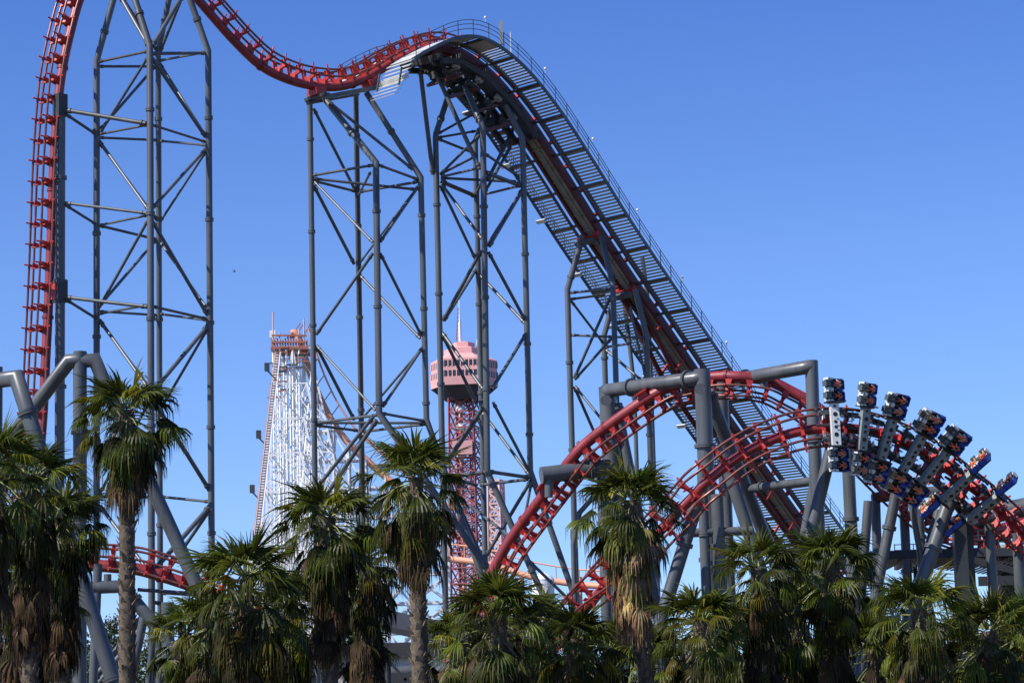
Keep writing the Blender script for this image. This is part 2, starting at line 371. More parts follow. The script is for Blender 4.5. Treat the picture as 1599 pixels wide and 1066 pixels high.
def track(root, path, x0=0, x1=None, spacing=1.1, spine=True, sr=0.3, maxties=100, nspine=-0.2, tth=.17, stub=1.0, g=1.0):
    x1 = path.len if x1 is None else x1
    if spine:
        mb = MB(); mb.tube(path.off(0, nspine, x0, x1), sr, 'spine', 14)
        s_ = x0+3
        while s_ < x1-2:
            p, t, u, n = path.at(s_); q = p+n*nspine
            for e in (-1, 1): mb.tube([q+t*e*0.015, q+t*e*0.09], sr*1.2, 'spine', 14)
            s_ += 8.0
        mb.build('spine', root)
    for (u, n, r) in ((-.6*g, .92, .075), (.6*g, .92, .075), (-.97*g, .36, .075), (.97*g, .36, .075)):
        mb = MB(); mb.tube(path.off(u, n, x0, x1), r, 'rail', 8); mb.build('rail', root)
    s_ = x0+0.4; k = 0
    while s_ < x1 and k < maxties:
        p, t, u, n = path.at(s_); mb = MB()
        mb.prism([(x*g, y) for x, y in TIE], p, u, n, t, tth, 'red')
        for e in (-1, 1):
            mb.tube([p+u*e*.60*g+n*.80, p+u*e*.60*g+n*stub], .05, 'red', 8)
            mb.tube([p+u*e*.97*g+n*.36, p+u*e*(.97*g+.22)+n*.36], .055, 'red', 8)
            # gusset along the spine so the tie reads as a solid casting
            mb.prism([(-tth*1.3, -.1), (tth*1.3, -.1), (tth*.55, .35), (tth*.9, .86), (-tth*.9, .86), (-tth*.55, .35)], p+u*e*.34, t, n, u, 0.04, 'red')
        mb.build('cross_tie', root); s_ += spacing; k += 1

# --- main coaster track: lift hill, dip, high arch, vertical drop
ctrl = [(1345, 985), (1300, 895), (1238, 807), (1130, 655), (1040, 524), (982, 440), (925, 355), (870, 268), (820, 192), (775, 135), (735, 98), (695, 76), (655, 76), (612, 94),
        (570, 118), (530, 131), (490, 130), (450, 120), (410, 100), (370, 63), (330, 18), (290, -28), (250, -72), (205, -95), (160, -75), (125, -15), (104, 55), (91, 120), (84, 190), (79, 270),
        (76, 360), (72, 460), (67, 560), (62, 655), (52, 760), (36, 860)]
PP = [LP(x, y) for x, y in ctrl]
main = Path(PP, [NR]*len(PP))
sl_end = main.find(700, 76); s_low = 0
root = thing('coaster_track', 'tallest red coaster track with stair lined lift hill, dip and vertical drop', 'roller coaster', (PP[0].x, PP[0].y, 0))
track(root, main, sl_end-1.0, main.len, 1.32, True, .30, 90, -.2, .14, 1.28)
# lift: two girders with a trough between
xl = sl_end+3
for e in (-1, 1):
    mb = MB(); fr = main.fr[:int(xl/main.step)]; vs = []; fs = []
    for (p, t, u, n) in fr:
        c = p+u*e*0.72
        vs += [c-u*.13-n*.55, c+u*.13-n*.55, c+u*.13+n*.1, c-u*.13+n*.1]
    for i in range(len(fr)-1):
        for j in range(4): fs.append((4*i+j, 4*i+(j+1) % 4, 4*i+4+(j+1) % 4, 4*i+4+j))
    mb.add(vs, fs, 'railred'); mb.build('lift_girder', root)
mb = MB(); fr = main.fr[:int((sl_end-3)/main.step)]; vs = []
for (p, t, u, n) in fr: vs += [p-u*.59-n*.36, p+u*.59-n*.36, p+u*.59-n*.30, p-u*.59-n*.30]
mb.add(vs, [(4*i+j, 4*i+(j+1) % 4, 4*i+4+(j+1) % 4, 4*i+4+j) for i in range(len(fr)-1) for j in range(4)], 'pan')
s_ = 0
while s_ < sl_end-4:
    p, t, u, n = main.at(s_); mb.box(p-n*.42, u*.58, t*.03, n*.06, 'pan'); mb.box(p-n*.40+u*.05, u*.03, t*.72, n*.04, 'pan'); s_ += 1.5
mb.build('chain_trough', root)
for (u, n) in ((-.6, .92), (.6, .92), (-.97, .36), (.97, .36)):
    mb = MB(); mb.tube(main.off(u, n, 0, sl_end), .075, 'rail', 8); mb.build('rail', root)
s_ = 1.0
while s_ < sl_end-1:
    p, t, u, n = main.at(s_); mb = MB()
    for e in (-1, 1): mb.prism([(e*x, y) for x, y in [(.72, .1), (.9, .1), (1.08, .3), (1.0, .44), (.8, .4), (.66, .52), (.72, .9), (.52, .9), (.5, .5)]], p, u, n, t, .14, 'red')
    mb.bar(p-u*.72-n*.2, p+u*.72-n*.2, .12, .12, 'railred', t); mb.build('cross_tie', root); s_ += 2.2
# lower chord of the lift girder with struts, from the bent leg tower downwards
xs = main.find(975, 430); mb = MB()
chord = [];
for i in range(0, int(xs/main.step)):
    p, t, u, n = main.fr[i]; k = min(1, (xs-i*main.step)/8.0)
    chord.append(p-n*(.5+1.6*k)-u*.72)
mb.tube(chord[::4], .2, 'railred', 8); chord2 = [c+NR*1.44 for c in chord]; mb.tube(chord2[::4], .2, 'railred', 8)
mb.build('lower_chord', root)
s_ = 2.0
while s_ < xs-2:
    p, t, u, n = main.at(s_); mb = MB(); k = min(1, (xs-s_)/8.0)
    for e in (-1, 1): mb.bar(p+u*e*.72-n*.5, p+u*e*.72-n*(.5+1.6*k), .16, .16, 'red', t)
    mb.build('chord_strut', root); s_ += 3.4
# catwalks
def catwalk(side, xa, xb):
    fr = main.fr; i0, i1 = int(xa/main.step), int(xb/main.step)
    ui, uo = side*1.72, side*3.95
    mb = MB()
    for uu in (ui, uo):
        vs = []; f2 = fr[i0:i1+1]
        for (p, t, u, n) in f2:
            c = p+u*uu-n*.1; vs += [c-u*.045-n*.12, c+u*.045-n*.12, c+u*.045+n*.12, c-u*.045+n*.12]
        mb.add(vs, [(4*i+j, 4*i+(j+1) % 4, 4*i+4+(j+1) % 4, 4*i+4+j) for i in range(len(f2)-1) for j in range(4)], 'steel')
    s_ = xa+.1; k = 0
    while s_ < xb:
        p, t, u, n = main.at(s_); a = p+u*ui; b = p+u*uo; sl = abs(t.z)
        if k % 11 == 0:
            mb.bar(p+u*ui-n*.12, p+u*uo-n*.12, .2, .16, 'steel', n); mb.bar(p+u*side*.8-n*.12, p+u*ui-n*.12, .16, .16, 'steel', n)
        elif t.z > 0.33: mb.bar(a, b, .145, .03, 'tread', n)
        else: mb.bar(a, b, .27, .035, 'galv', n)
        s_ += .275; k += 1
    mb.tube([f[0]+f[2]*side*1.3-f[3]*.05 for f in fr[i0:i1+1:3]], .05, 'steel2', 6)
    o = mb.build('catwalk', root)
    hr = MB()
    for (uu, hs) in ((uo, (.45, .8, 1.1)), ):
        for h in hs: hr.tube([f[0]+f[2]*uu+Vector((0, 0, 1))*h for f in fr[i0:i1+1:2]], .026, 'steel2', 5, False)
    s_ = xa+.1; k = 0
    while s_ < xb:
        p, t, u, n = main.at(s_); q = p+u*uo; hr.tube([q, q+Vector((0, 0, 1.12))], .032, 'steel2', 5); s_ += 1.5
    hr.build('handrail', o)
    s_ = xa+2
    while s_ < xb-2:
        p, t, u, n = main.at(s_); lb = MB(); q = p+u*(uo+side*.1)
        if side < 0: lb.bar(q-u*.5+n*-.3, q+u*.45-n*.3, .3, .14, 'galv', n)
        else:
            lb.tube([q+Vector((0, 0, 1.1)), q+Vector((0, 0, 1.35))], .03, 'galv', 6); lb.ball(q+Vector((0, 0, 1.42)), .1, 'white')
        lb.build('catwalk_lamp', o); s_ += 5.2 if side < 0 else 6.5
catwalk(1, 0, main.find(585, 110))
catwalk(-1, 0, main.find(580, 113))
# plated platform at the end of the near catwalk, cabinet on the crest
mb = MB(); xa, xb = main.find(668, 76), main.find(585, 110)
for k in range(9):
    p, t, u, n = main.at(xb+.1+k*.3); mb.bar(p+u*1.5-n*(.20*k+.1), p+u*4.1-n*(.20*k+.1), .42, .05, 'galv', n)
p, t, u, n = main.at(xb+1.2); mb.box(p+u*2.8-n*.9, u*1.2, t*.3, n*.16, 'galv'); mb.bar(p+u*3.95-n*.2, p+u*3.95+t*.9-n*1.3, .1, .1, 'steel2')
mb.bar(p+u*1.65-n*.2, p+u*1.65+t*.9-n*1.3, .1, .1, 'steel2'); mb.build('end_platform', root)
mb = MB(); p, t, u, n = main.at(main.find(724, 84)); q = p+u*3.95
mb.box(q+Vector((0, 0, .95)), Vector((.13, 0, 0)), Vector((0, .13, 0)), Vector((0, 0, .85)), 'pan')
mb.tube([q+t*-1.0, q+t*-1.0+Vector((0, 0, 1.5))], .04, 'galv', 6); mb.build('signal_post', root)
# machinery and frame under the crest
mb = MB()
cf = [main.at(main.find(x, y)) for x, y in ((660, 76), (700, 76), (740, 102), (775, 135), (800, 165), (830, 205))]
for (p, t, u, n) in cf:
    mb.bar(p-u*2.6-n*.9, p+u*1.6-n*.9, .3, .45, 'steel2', n)
for uu in (-1.9, -.7, .7, 1.5):
    for a, b in zip(cf, cf[1:]): mb.bar(a[0]+a[2]*uu-a[3]*1.25, b[0]+b[2]*uu-b[3]*1.25, .3, .4, 'steel2')
mb.build('crest_frame', root)
mb = MB()
for k, (p, t, u, n) in enumerate(cf[1:5]):
    mb.box(p-u*.9-n*1.8, u*.5, t*.35, n*.28, 'steel2'); mb.bar(p-u*2.2-n*1.2, p+u*1.4-n*2.3, .14, .14, 'steel2'); mb.bar(p+u*1.4-n*1.2, p-u*2.0-n*2.3, .14, .14, 'steel2'); mb.bar(p-u*2.0-n*2.3, p+u*1.4-n*2.3, .2, .2, 'railred'); mb.tube([p+u*.2-n*1.7-t*.5, p+u*.2-n*1.7+t*.4], .26, 'dgrey', 12)
    mb.tube([p-u*1.9-n*1.6, p+u*1.3-n*1.7], .09, 'pan', 8); mb.box(p+u*1.0-n*1.4, u*.2, t*.25, n*.2, 'galv')
mb.build('drive_machinery', root)
# saddle platform on the second tower
mb = MB()
for x in (483, 572):
    p, t, u, n = main.at(main.find(x+8, 131)); mb.box(p-n*.62, u*.5, t*.45, n*.26, 'red'); mb.bar(p-u*1.1-n*.95, p+u*1.1-n*.95, .5, .2, 'steel2', n)
a = main.at(main.find(491, 131))[0]; b = main.at(main.find(580, 128))[0]
for uu in (-1.0, 1.0): mb.bar(a+NR*uu-Vector((0, 0, 1.15)), b+NR*uu-Vector((0, 0, 1.15)), .3, .3, 'steel')
mb.build('saddle', root)
# brackets from drop to lone column
for y in (165, 455):
    p, t, u, n = main.at(main.find(84 if y < 200 else 72, y)); q = pt(94, y, YL); mb = MB()
    mb.bar(p-n*.35, q, .7, 1.0, 'red'); mb.bar(q-Vector((0, 0, .7)), q+Vector((0, 0, .7)), .66, .66, 'steel2'); mb.build('column_bracket', root)
for (x, y) in ((925, 362), (985, 445)):
    p, t, u, n = main.at(main.find(x, y)); mb = MB()
    for e in (-1, 1): mb.box(p+u*e*.72-n*.75, u*.2, t*.25, n*.22, 'red')
    mb.bar(p-u*1.1-n*1.0, p+u*1.1-n*1.0, .4, .1, 'red', n); mb.bar(p-u*1.0-n*1.4, p+u*.9-n*1.4, .4, .3, 'steel', n); mb.build('leg_cap', root)

# --- inverted hump (spine above rails)
def path_px(pts, U):
    return Path([pt(x, y, Y) for x, y, Y in pts], U)
inv_pts = [(700, 1062, 158), (738, 975, 157), (784, 880, 156), (808, 840, 155.5), (856, 776, 154), (898, 722, 152.5), (920, 698, 152), (960, 667, 151), (1010, 632, 150), (1044, 613, 149.5), (1085, 601, 149), (1119, 596, 148.5), (1156, 596, 148), (1198, 602, 148),
           (1230, 617, 148), (1265, 637, 148), (1310, 676, 149), (1350, 715, 150), (1395, 760, 151), (1440, 800, 152), (1480, 826, 153), (1530, 837, 154), (1580, 828, 156), (1640, 800, 159)]
inv = path_px(inv_pts, [Vector((.12, -1, 0))]*len(inv_pts))
r2 = thing('coaster_track', 'red inverted track whose thick tube runs above its hanging rails, under the portal beams', 'roller coaster', (inv.fr[0][0].x, inv.fr[0][0].y, 0))
track(r2, inv, 0, None, 1.12, True, .33, 100, -.3, .16, 1.0, 1.0)
# --- train track, banked on its side
tr_pts = [(800, 1075, 146, (0, .6, .8)), (850, 1020, 145, (0, .5, .9)), (905, 955, 144, (.1, .3, 1)), (960, 893, 142, (-.3, 0, 1)), (1010, 848, 140, (-.5, 0, 1)), (1045, 812, 139, (-.4, 0, 1)), (1077, 779, 138.5, (-.4, 0, 1)), (1097, 757, 138, (-.4, 0, 1)), (1122, 736, 138, (-.3, 0, 1)), (1144, 719, 138, (-.3, 0, 1)),
          (1169, 703, 138, (-.2, 0, 1)), (1191, 692, 138, (-.2, 0, 1)), (1219, 681, 138, (-.1, 0, 1)), (1247, 673, 138, (0, 0, 1)), (1285, 668, 138, (0, 0, 1)), (1320, 668, 138.2, (.05, -.1, 1)), (1349, 672, 138.6, (.1, -.25, 1)), (1385, 681, 139.2, (.2, -.45, 1)),
          (1425, 698, 140, (.42, -.55, 1)), (1461, 720, 141, (.62, -.62, .9)), (1500, 749, 142.3, (.78, -.65, .8)), (1540, 780, 143.8, (.85, -.6, .7)), (1580, 815, 145.5, (.85, -.6, .6)), (1640, 868, 148, (.85, -.6, .6))]
trp = Path([pt(x, y, Y) for x, y, Y, u in tr_pts], [Vector(q[3]) for q in tr_pts])
r3 = thing('coaster_track', 'red banked track carrying the train, its four rails turned to the camera', 'roller coaster', (trp.fr[0][0].x, trp.fr[0][0].y, 0))
track(r3, trp, 0, None, 1.15, True, .28, 100, -.2, .15, 1.0, 1.06)
for (x, y) in ((866, 764), (1016, 628), (1193, 601)):
    p, t, u, n = inv.at(inv.find(x, y)); mb = MB(); mb.box(p-n*.62, u*.32, t*.3, n*.16, 'red'); mb.box(p-n*.82, u*.45, t*.42, n*.05, 'red'); mb.build('hanger_bracket', r2)
# --- low track behind the left palms
lp_pts = [(-40, 880, 150), (40, 872, 150), (120, 876, 150), (175, 880, 150), (215, 884, 150), (255, 895, 150), (300, 910, 150), (360, 935, 150), (430, 975, 151)]
lo = path_px(lp_pts, [Vector((0, .65, .55))]*len(lp_pts))
r4 = thing('coaster_track', 'low red coaster track seen behind the trunk of the tall left palm', 'roller coaster', (lo.fr[0][0].x, lo.fr[0][0].y, 0))
track(r4, lo, 0, None, 1.1, True, .36, 60)

# ------------------------------------------------------------------ portals and columns on the right
GP = 'grey tube portals and columns carrying the low tracks'
support('portal_frame', 'grey tube portal crossing over the inverted track beside the short bent leg tower', 150, [
    ('beam', [(946, 610, 5), (1085, 591, -4), (1097, 589, -4)], 22),
    ('post', [(948, 604, 5), (953, 700, 5), 'G'], 27), ('post', [(1096, 577, -4), (1099, 640, -4), 'G'], 26),
    ('hanger', [(1016, 598, .5), (1016, 634, .5)], 13), ('brace', [(962, 630, 5), (980, 720, 5), 'E'], 17), ('brace', [(1105, 612, -3), (1142, 705, -1), 'E'], 22),
    ('cap', [(947, 625, 4.1), (946, 625, 3.3)], 17), ('cap', [(1094, 607, -4.9), (1093, 607, -5.7)], 17)], GP)
support('portal_frame', 'tallest grey tube portal cornering just left of the first train car', 147.5, [
    ('beam', [(1131, 596, 4), (1255, 574, -4.5), (1266, 572, -4.5)], 21), ('post', [(1127, 592, 4), (1130, 700, 4), 'G'], 20),
    ('post', [(1267, 563, -4.5), (1270, 650, -4.5), 'G'], 21), ('hanger', [(1193, 584, 0), (1193, 606, 0)], 13),
    ('beam', [(1150, 765, 4), (1272, 750, -4)], 13), ('brace', [(1276, 735, -4.4), (1258, 830, -4), 'E'], 17)], GP)
support('portal_frame', 'short grey overhead tube with a round end, left of the tan skirted palm', 152, [
    ('post', [(940, 728, 1), (941, 770, 1), 'G'], 17), ('beam', [(845, 742, 0), (952, 729, 1)], 27),
    ('hanger', [(857, 745, 0), (857, 776, 0)], 13), ('brace', [(940, 760, 1), (905, 800, 1), (895, 850, 1), 'G'], 8)], GP)
def sup(label, Y, mem, name='track_support'): return support(name, label, Y, mem, GP)
sup('vertical grey column directly behind the first two train cars', 146, [('post', [(1323, 695), 'G'], 20)])
sup('leaning grey column running down to the left from under the first train car', 138.8, [('post', [(1298, 700, 1), (1262, 850, 1), 'E'], 20), ('hanger', [(1298, 674, .6), (1298, 706, 1)], 14)])
sup('pair of grey columns with a cross tube standing under the climbing train track', 141, [('post', [(1096, 735), 'G'], 16), ('post', [(1119, 772), 'G'], 21), ('beam', [(1072, 832), (1175, 828)], 14), ('brace', [(1128, 705, 3), (1185, 880, 3), 'E'], 20), ('brace', [(1150, 760, 4), (1172, 850, 4), 'E'], 15)])
sup('thick grey column leaning right beside the tan skirted palm', 139.6, [('post', [(1090, 780), (1030, 975), 'E'], 21)])
sup('shiny grey column with a flange, left end of the pipe below the middle cars', 149, [('post', [(1356, 782), (1350, 860), 'E'], 15)])
sup('grey elbow pipe portal below the middle train cars', 152, [('post', [(1367, 772), (1370, 870), 'G'], 15), ('beam', [(1362, 777), (1398, 773), (1470, 766), (1492, 762)], 17)])
sup('long grey leg leaning left beneath the third lower seat cluster', 144, [('post', [(1403, 752), (1372, 905), 'E'], 17)])
sup('plain grey column between the long leaning leg and the wedge shaped pair', 153, [('post', [(1411, 787), 'G'], 15)])
sup('wedge of a pale and a dark grey leg meeting under the fourth car', 145, [('post', [(1421, 775), (1440, 880), 'E'], 10), ('post', [(1431, 745, 1), (1440, 880, 1), 'G'], 15)])
sup('bent grey pipe leg leaning left in front of the double box column', 143, [('post', [(1508, 800, 1), (1490, 775), (1478, 795), (1446, 890), 'E'], 22), ('post', [(1466, 796, 2), (1443, 880, 2), 'E'], 14)])
def boxcol(label, px0, px1, ptop, Y):
    a = pt(px0, ptop, Y); b = pt(px1, ptop, Y); root = thing('box_column', label, 'ride support', (a.x, a.y, 0), GP)
    for k, (s0, s1) in enumerate(((0, .62), (.66, 1))):
        mb = MB(); p = a.lerp(b, (s0+s1)/2); w = (b-a).length*(s1-s0)/2; z = a.z
        mb.box((p.x, p.y+k*.4, z/2), Vector((w, 0, 0)), Vector((0, .45, 0)), Vector((0, 0, z/2)), 'steel2'); mb.build('box_post', root)
boxcol('wide double box column of dark grey steel under the rear train cars', 1487, 1518, 806, 146)
sup('slim grey column right of the double box column, in front of the low deck', 145, [('post', [(1545, 818), 'G'], 16)])
sup('rightmost grey column cut by the picture edge', 147, [('post', [(1588, 832), 'G'], 17)])
sup('thick grey overhead tube at the right edge behind the last car', 153, [('post', [(1655, 790), 'G'], 20), ('beam', [(1520, 812, 1), (1560, 800, 0), (1655, 780, 0)], 30), ('hanger', [(1521, 812, 1), (1521, 832, 1)], 14)], 'portal_frame')
# left side portals
sup('grey elbow tube crossing in front of the red drop at the left edge', 118, [('post', [(-4, 573, 1), 'G'], 17), ('beam', [(-6, 594, 1), (26, 590, 0), (58, 690, 0), 'E'], 25)], 'portal_frame')
sup('dark capped post with a diagonal arm each side, rising behind the top left palm', 120, [('post', [(125, 549, 0), 'G'], 22),
    ('arm', [(125, 562, 0), (108, 564, 0), (4, 700, 2), (-10, 860, 2)], 23), ('arm', [(128, 564, 0), (148, 562, 0), (166, 604, 0), (292, 880, 0), 'E'], 22)], 'portal_frame')
sup('low grey crossbeam on thin posts beneath the left red track', 148, [('post', [(153, 880, 0), (146, 1060, 0), 'G'], 14), ('beam', [(140, 917, 0), (192, 915, 0), (262, 1000, 0), (300, 1060, 0)], 20),
    ('hanger', [(168, 896, 0), (168, 915, 0)], 12), ('brace', [(232, 950, 1), (145, 1062, 1)], 10), ('brace', [(226, 972, 2), (140, 1085, 2)], 9), ('post', [(225, 962, 0), (215, 1010, 0), 'E'], 14),
    ('post', [(240, 980, 0), (232, 1066, 0), 'E'], 10), ('post', [(248, 985, 0), 'G'], 10), ('beam', [(215, 920, 2), (300, 926, 2)], 6), ('post', [(262, 940, 0), 'G'], 20)], 'portal_frame')
sup('curved grey pipe low behind the middle palms with a red pad', 140, [('post', [(662, 1050), 'G'], 16), ('beam', [(560, 1052), (640, 1048), (680, 1052), (725, 1030)], 18)], 'portal_frame')

# low deck at the right
Yd = 156; root = thing('service_deck', 'dark slatted maintenance deck with railing behind the right columns', 'deck', (pt(1500, 870, Yd).x, Yd, 0))
mb = MB(); A = pt(1345, 868, Yd); B = pt(1660, 858, Yd-3); zt = A.z
for k in range(14):
    y = Yd-3+k*.75; mb.bar((A.x-(k*.25), y, zt), (B.x, y, zt), .45, .1, 'steel2')
for k in range(16):
    x = A.x + (B.x-A.x)*k/15; mb.bar((x, Yd-3.2, zt-.25), (x, Yd+7, zt-.25), .25, .35, 'steel2')
mb.bar((A.x, Yd-3.2, zt-.2), (B.x, Yd-3.2, zt-.2), .2, .5, 'steel2'); mb.build('deck_floor', root)
mb = MB()
for k in range(30):
    y = Yd-4.5; x = pt(1470, 880, Yd).x + k*.28; z = zt-.6-k*.0; mb.bar((x, Yd-4.6, zt-.5-k*.035), (x, Yd+5, zt-.5-k*.035), .14, .06, 'steel2')
mb.bar((pt(1470, 880, Yd).x, Yd-4.7, zt-.4), (pt(1600, 880, Yd).x, Yd-4.7, zt-1.9), .14, .4, 'steel2')
mb.bar((pt(1505, 880, Yd).x, Yd-4.7, zt-2.0), (pt(1640, 880, Yd).x, Yd-4.7, zt-2.0), .3, .55, 'steel2'); mb.build('stair_flight', root)
mb = MB()
for h in (.4, .8, 1.15): mb.tube([(A.x+3, Yd-3.2, zt+h), (B.x, Yd-3.2, zt+h)], .03, 'steel2', 6); mb.tube([(A.x+3, Yd+6.5, zt+h), (B.x, Yd+6.5, zt+h)], .03, 'steel2', 6)
for k in range(12):
    for y in (Yd-3.2, Yd+6.5):
        x = A.x+3+k*1.2; mb.tube([(x, y, zt), (x, y, zt+1.2)], .035, 'steel2', 6)
mb.build('railing', root)
for k in range(5):
    mb = MB(); x = A.x+1+k*2.7; mb.tube([(x, Yd+3, 0), (x, Yd+3, zt-.4)], .14, 'steel2', 10); mb.build('deck_leg', root)
q = pt(1576, 868, 162); hut = thing('control_hut', 'small pale gabled hut at the right end of the service deck', 'hut', (q.x, q.y, 0))
mb = MB(); mb.box((q.x+.4, q.y, q.z-.4), Vector((1.4, 0, 0)), Vector((0, 1.2, 0)), Vector((0, 0, .75)), 'plaster'); mb.build('wall', hut)
mb = MB(); mb.prism([(-1.6, 0), (1.6, 0), (1.6, .12), (.6, .75), (-1.6, .12)], Vector((q.x+.4, q.y, q.z+.36)), Vector((1, 0, 0)), Vector((0, 0, 1)), Vector((0, 1, 0)), 2.8, 'plaster'); mb.build('roof', hut)
mb = MB(); mb.box((q.x+.4, q.y, (q.z-1.2)/2), Vector((1.2, 0, 0)), Vector((0, 1.0, 0)), Vector((0, 0, (q.z-1.2)/2)), 'steel2'); mb.build('base', hut)
# ------------------------------------------------------------------ riders
def build_person(shirt, trousers, hairy, k):
    V = [(-.05, 0, .2, .14), (.2, 0, .18, .13), (.42, 0, .19, .15), (.56, 0, .2, .062), (.63, 0, .21, .075), (.73, 0, .215, .105), (.81, 0, .21, .085)]
    E = [(0, 1), (1, 2), (2, 3), (3, 4), (4, 5), (5, 6)]
    for s in (-1, 1):
        b = len(V)
        V += [(.46, s*.19, .2, .075), (.20, s*.27, .27, .052), (.30, s*.15, .43, .038), (.36, s*.12, .46, .034)]
        E += [(2, b), (b, b+1), (b+1, b+2), (b+2, b+3)]; b = len(V)
        V += [(-.09, s*.1, .21, .10), (-.40, s*.15, .46, .075), (-.58, s*.14, .32, .06), (-.76, s*.13, .18, .045), (-.80, s*.13, .36, .042)]
        E += [(0, b), (b, b+1), (b+1, b+2), (b+2, b+3), (b+3, b+4)]
    me = bpy.data.meshes.new('person'); bm = bmesh.new(); sk = bm.verts.layers.skin.verify(); vv = []
    for i, (x, y, z, r) in enumerate(V):
        v = bm.verts.new((x, y, z)); v[sk].radius = (r, r); v[sk].use_root = (i == 0); vv.append(v)
    for a, b in E: bm.edges.new((vv[a], vv[b]))
    bm.to_mesh(me); bm.free()
    o = bpy.data.objects.new('person', me); scn.collection.objects.link(o)
    o.modifiers.new('s', 'SKIN'); ss = o.modifiers.new('u', 'SUBSURF'); ss.levels = 1
    dg = bpy.context.evaluated_depsgraph_get(); dg.update()
    m2 = bpy.data.meshes.new_from_object(o.evaluated_get(dg)); o.modifiers.clear(); bpy.data.objects.remove(o)
    mb = MB(); order = ['skin', shirt, trousers, 'black']
    vs = [v.co.copy() for v in m2.vertices]
    buckets = {}
    for p in m2.polygons:
        c = p.center; y = abs(c.y)
        mt = shirt if -.10 < c.x < .57 else 'skin'
        if c.x > .55: mt = 'skin'
        if c.x < -.08: mt = trousers
        if c.x < -.70: mt = 'black'
        if c.z > .33 and c.x > .2 and c.x < .5: mt = 'skin'
        buckets.setdefault(mt, []).append(tuple(p.vertices))
    mb.v = [tuple(v) for v in vs]
    for mt, fs in buckets.items():
        kk = mb.m(mt)
        for f in fs: mb.f.append(f); mb.sm.append(True); mb.mi.append(kk); mb.tone.append((1, 1, 1))
    bpy.data.meshes.remove(m2)
    mb.ball((.715, 0, .325), .022, 'skin'); mb.tube([(.665, -.03, .312), (.665, .03, .312)], .008, 'shirtr', 6)
    for s in (-1, 1):
        mb.ball((.745, s*.038, .305), .014, 'black'); mb.ball((.72, s*.108, .2), .028, 'skin', (1, .4, 1))
        hx, hy, hz = .38, s*.115, .47
        for j, L in enumerate((.06, .068, .064, .05)):
            q = Vector((hx-.03+j*.02, hy+s*.01, hz)); mb.tube([q, q+Vector((.006, -s*.03, .02)), q+Vector((.004, -s*L, -.005))], [.011, .010, .008], 'skin', 6)
        q = Vector((hx-.045, hy, hz)); mb.tube([q, q+Vector((-.02, -s*.02, .015)), q+Vector((0, -s*.05, .02))], [.012, .011, .009], 'skin', 6)
    return mb, hairy
def hair_mb(long):
    mb = MB(); mb.ball((.755, 0, .185), .125, 'hair', (1, .98, .92))
    if long: mb.tube([(.72, 0, .10), (.55, .03, .08), (.42, .05, .1)], [.1, .08, .03], 'hair', 8)
    return mb
PV = [build_person(*a) for a in (('shirtw', 'denim', 0, 0), ('shirtr', 'khaki', 1, 1), ('shirtk', 'denim', 0, 2), ('shirtw', 'khaki', 1, 3))]
PROTO = []
for i, (mb, lg) in enumerate(PV):
    o = mb.build('person'); h = hair_mb(lg).build('hair', o); PROTO.append(o)
used = [False]*4
DESC = ['pale shirt and dark jeans', 'maroon shirt and tan trousers', 'black shirt and dark jeans', 'pale shirt and tan trousers']

# ------------------------------------------------------------------ train cars
def frame(p, t, u, n): return Matrix(((t.x, u.x, n.x, p.x), (t.y, u.y, n.y, p.y), (t.z, u.z, n.z, p.z), (0, 0, 0, 1)))
X, Y_, Z = Vector((1, 0, 0)), Vector((0, 1, 0)), Vector((0, 0, 1))
ordn = ['first', 'second', 'third', 'fourth', 'fifth', 'sixth', 'seventh']
look = ['foremost train car, its pale beam upright and both seat pairs facing the camera', 'second train car from the left, above the round grey column', 'third train car from the left, starting to lean right',
        'fourth train car from the left with bright blue upper shells', 'fifth train car from the left, leaning steeply', 'sixth train car from the left, its upper seats turned edge on', 'rearmost train car at the far right, seats turned edge on as dark slabs']
cars = [((1304, 670), -35), ((1349, 675), -28), ((1386, 681), -8), ((1428, 696), 5), ((1462, 717), 14), ((1500, 744), 118), ((1540, 775), 126)]
def mat_apply(mbx, Mx):
    mbx.v = [tuple(Mx @ Vector(v)) for v in mbx.v]; return mbx
prev = None; ki = 0
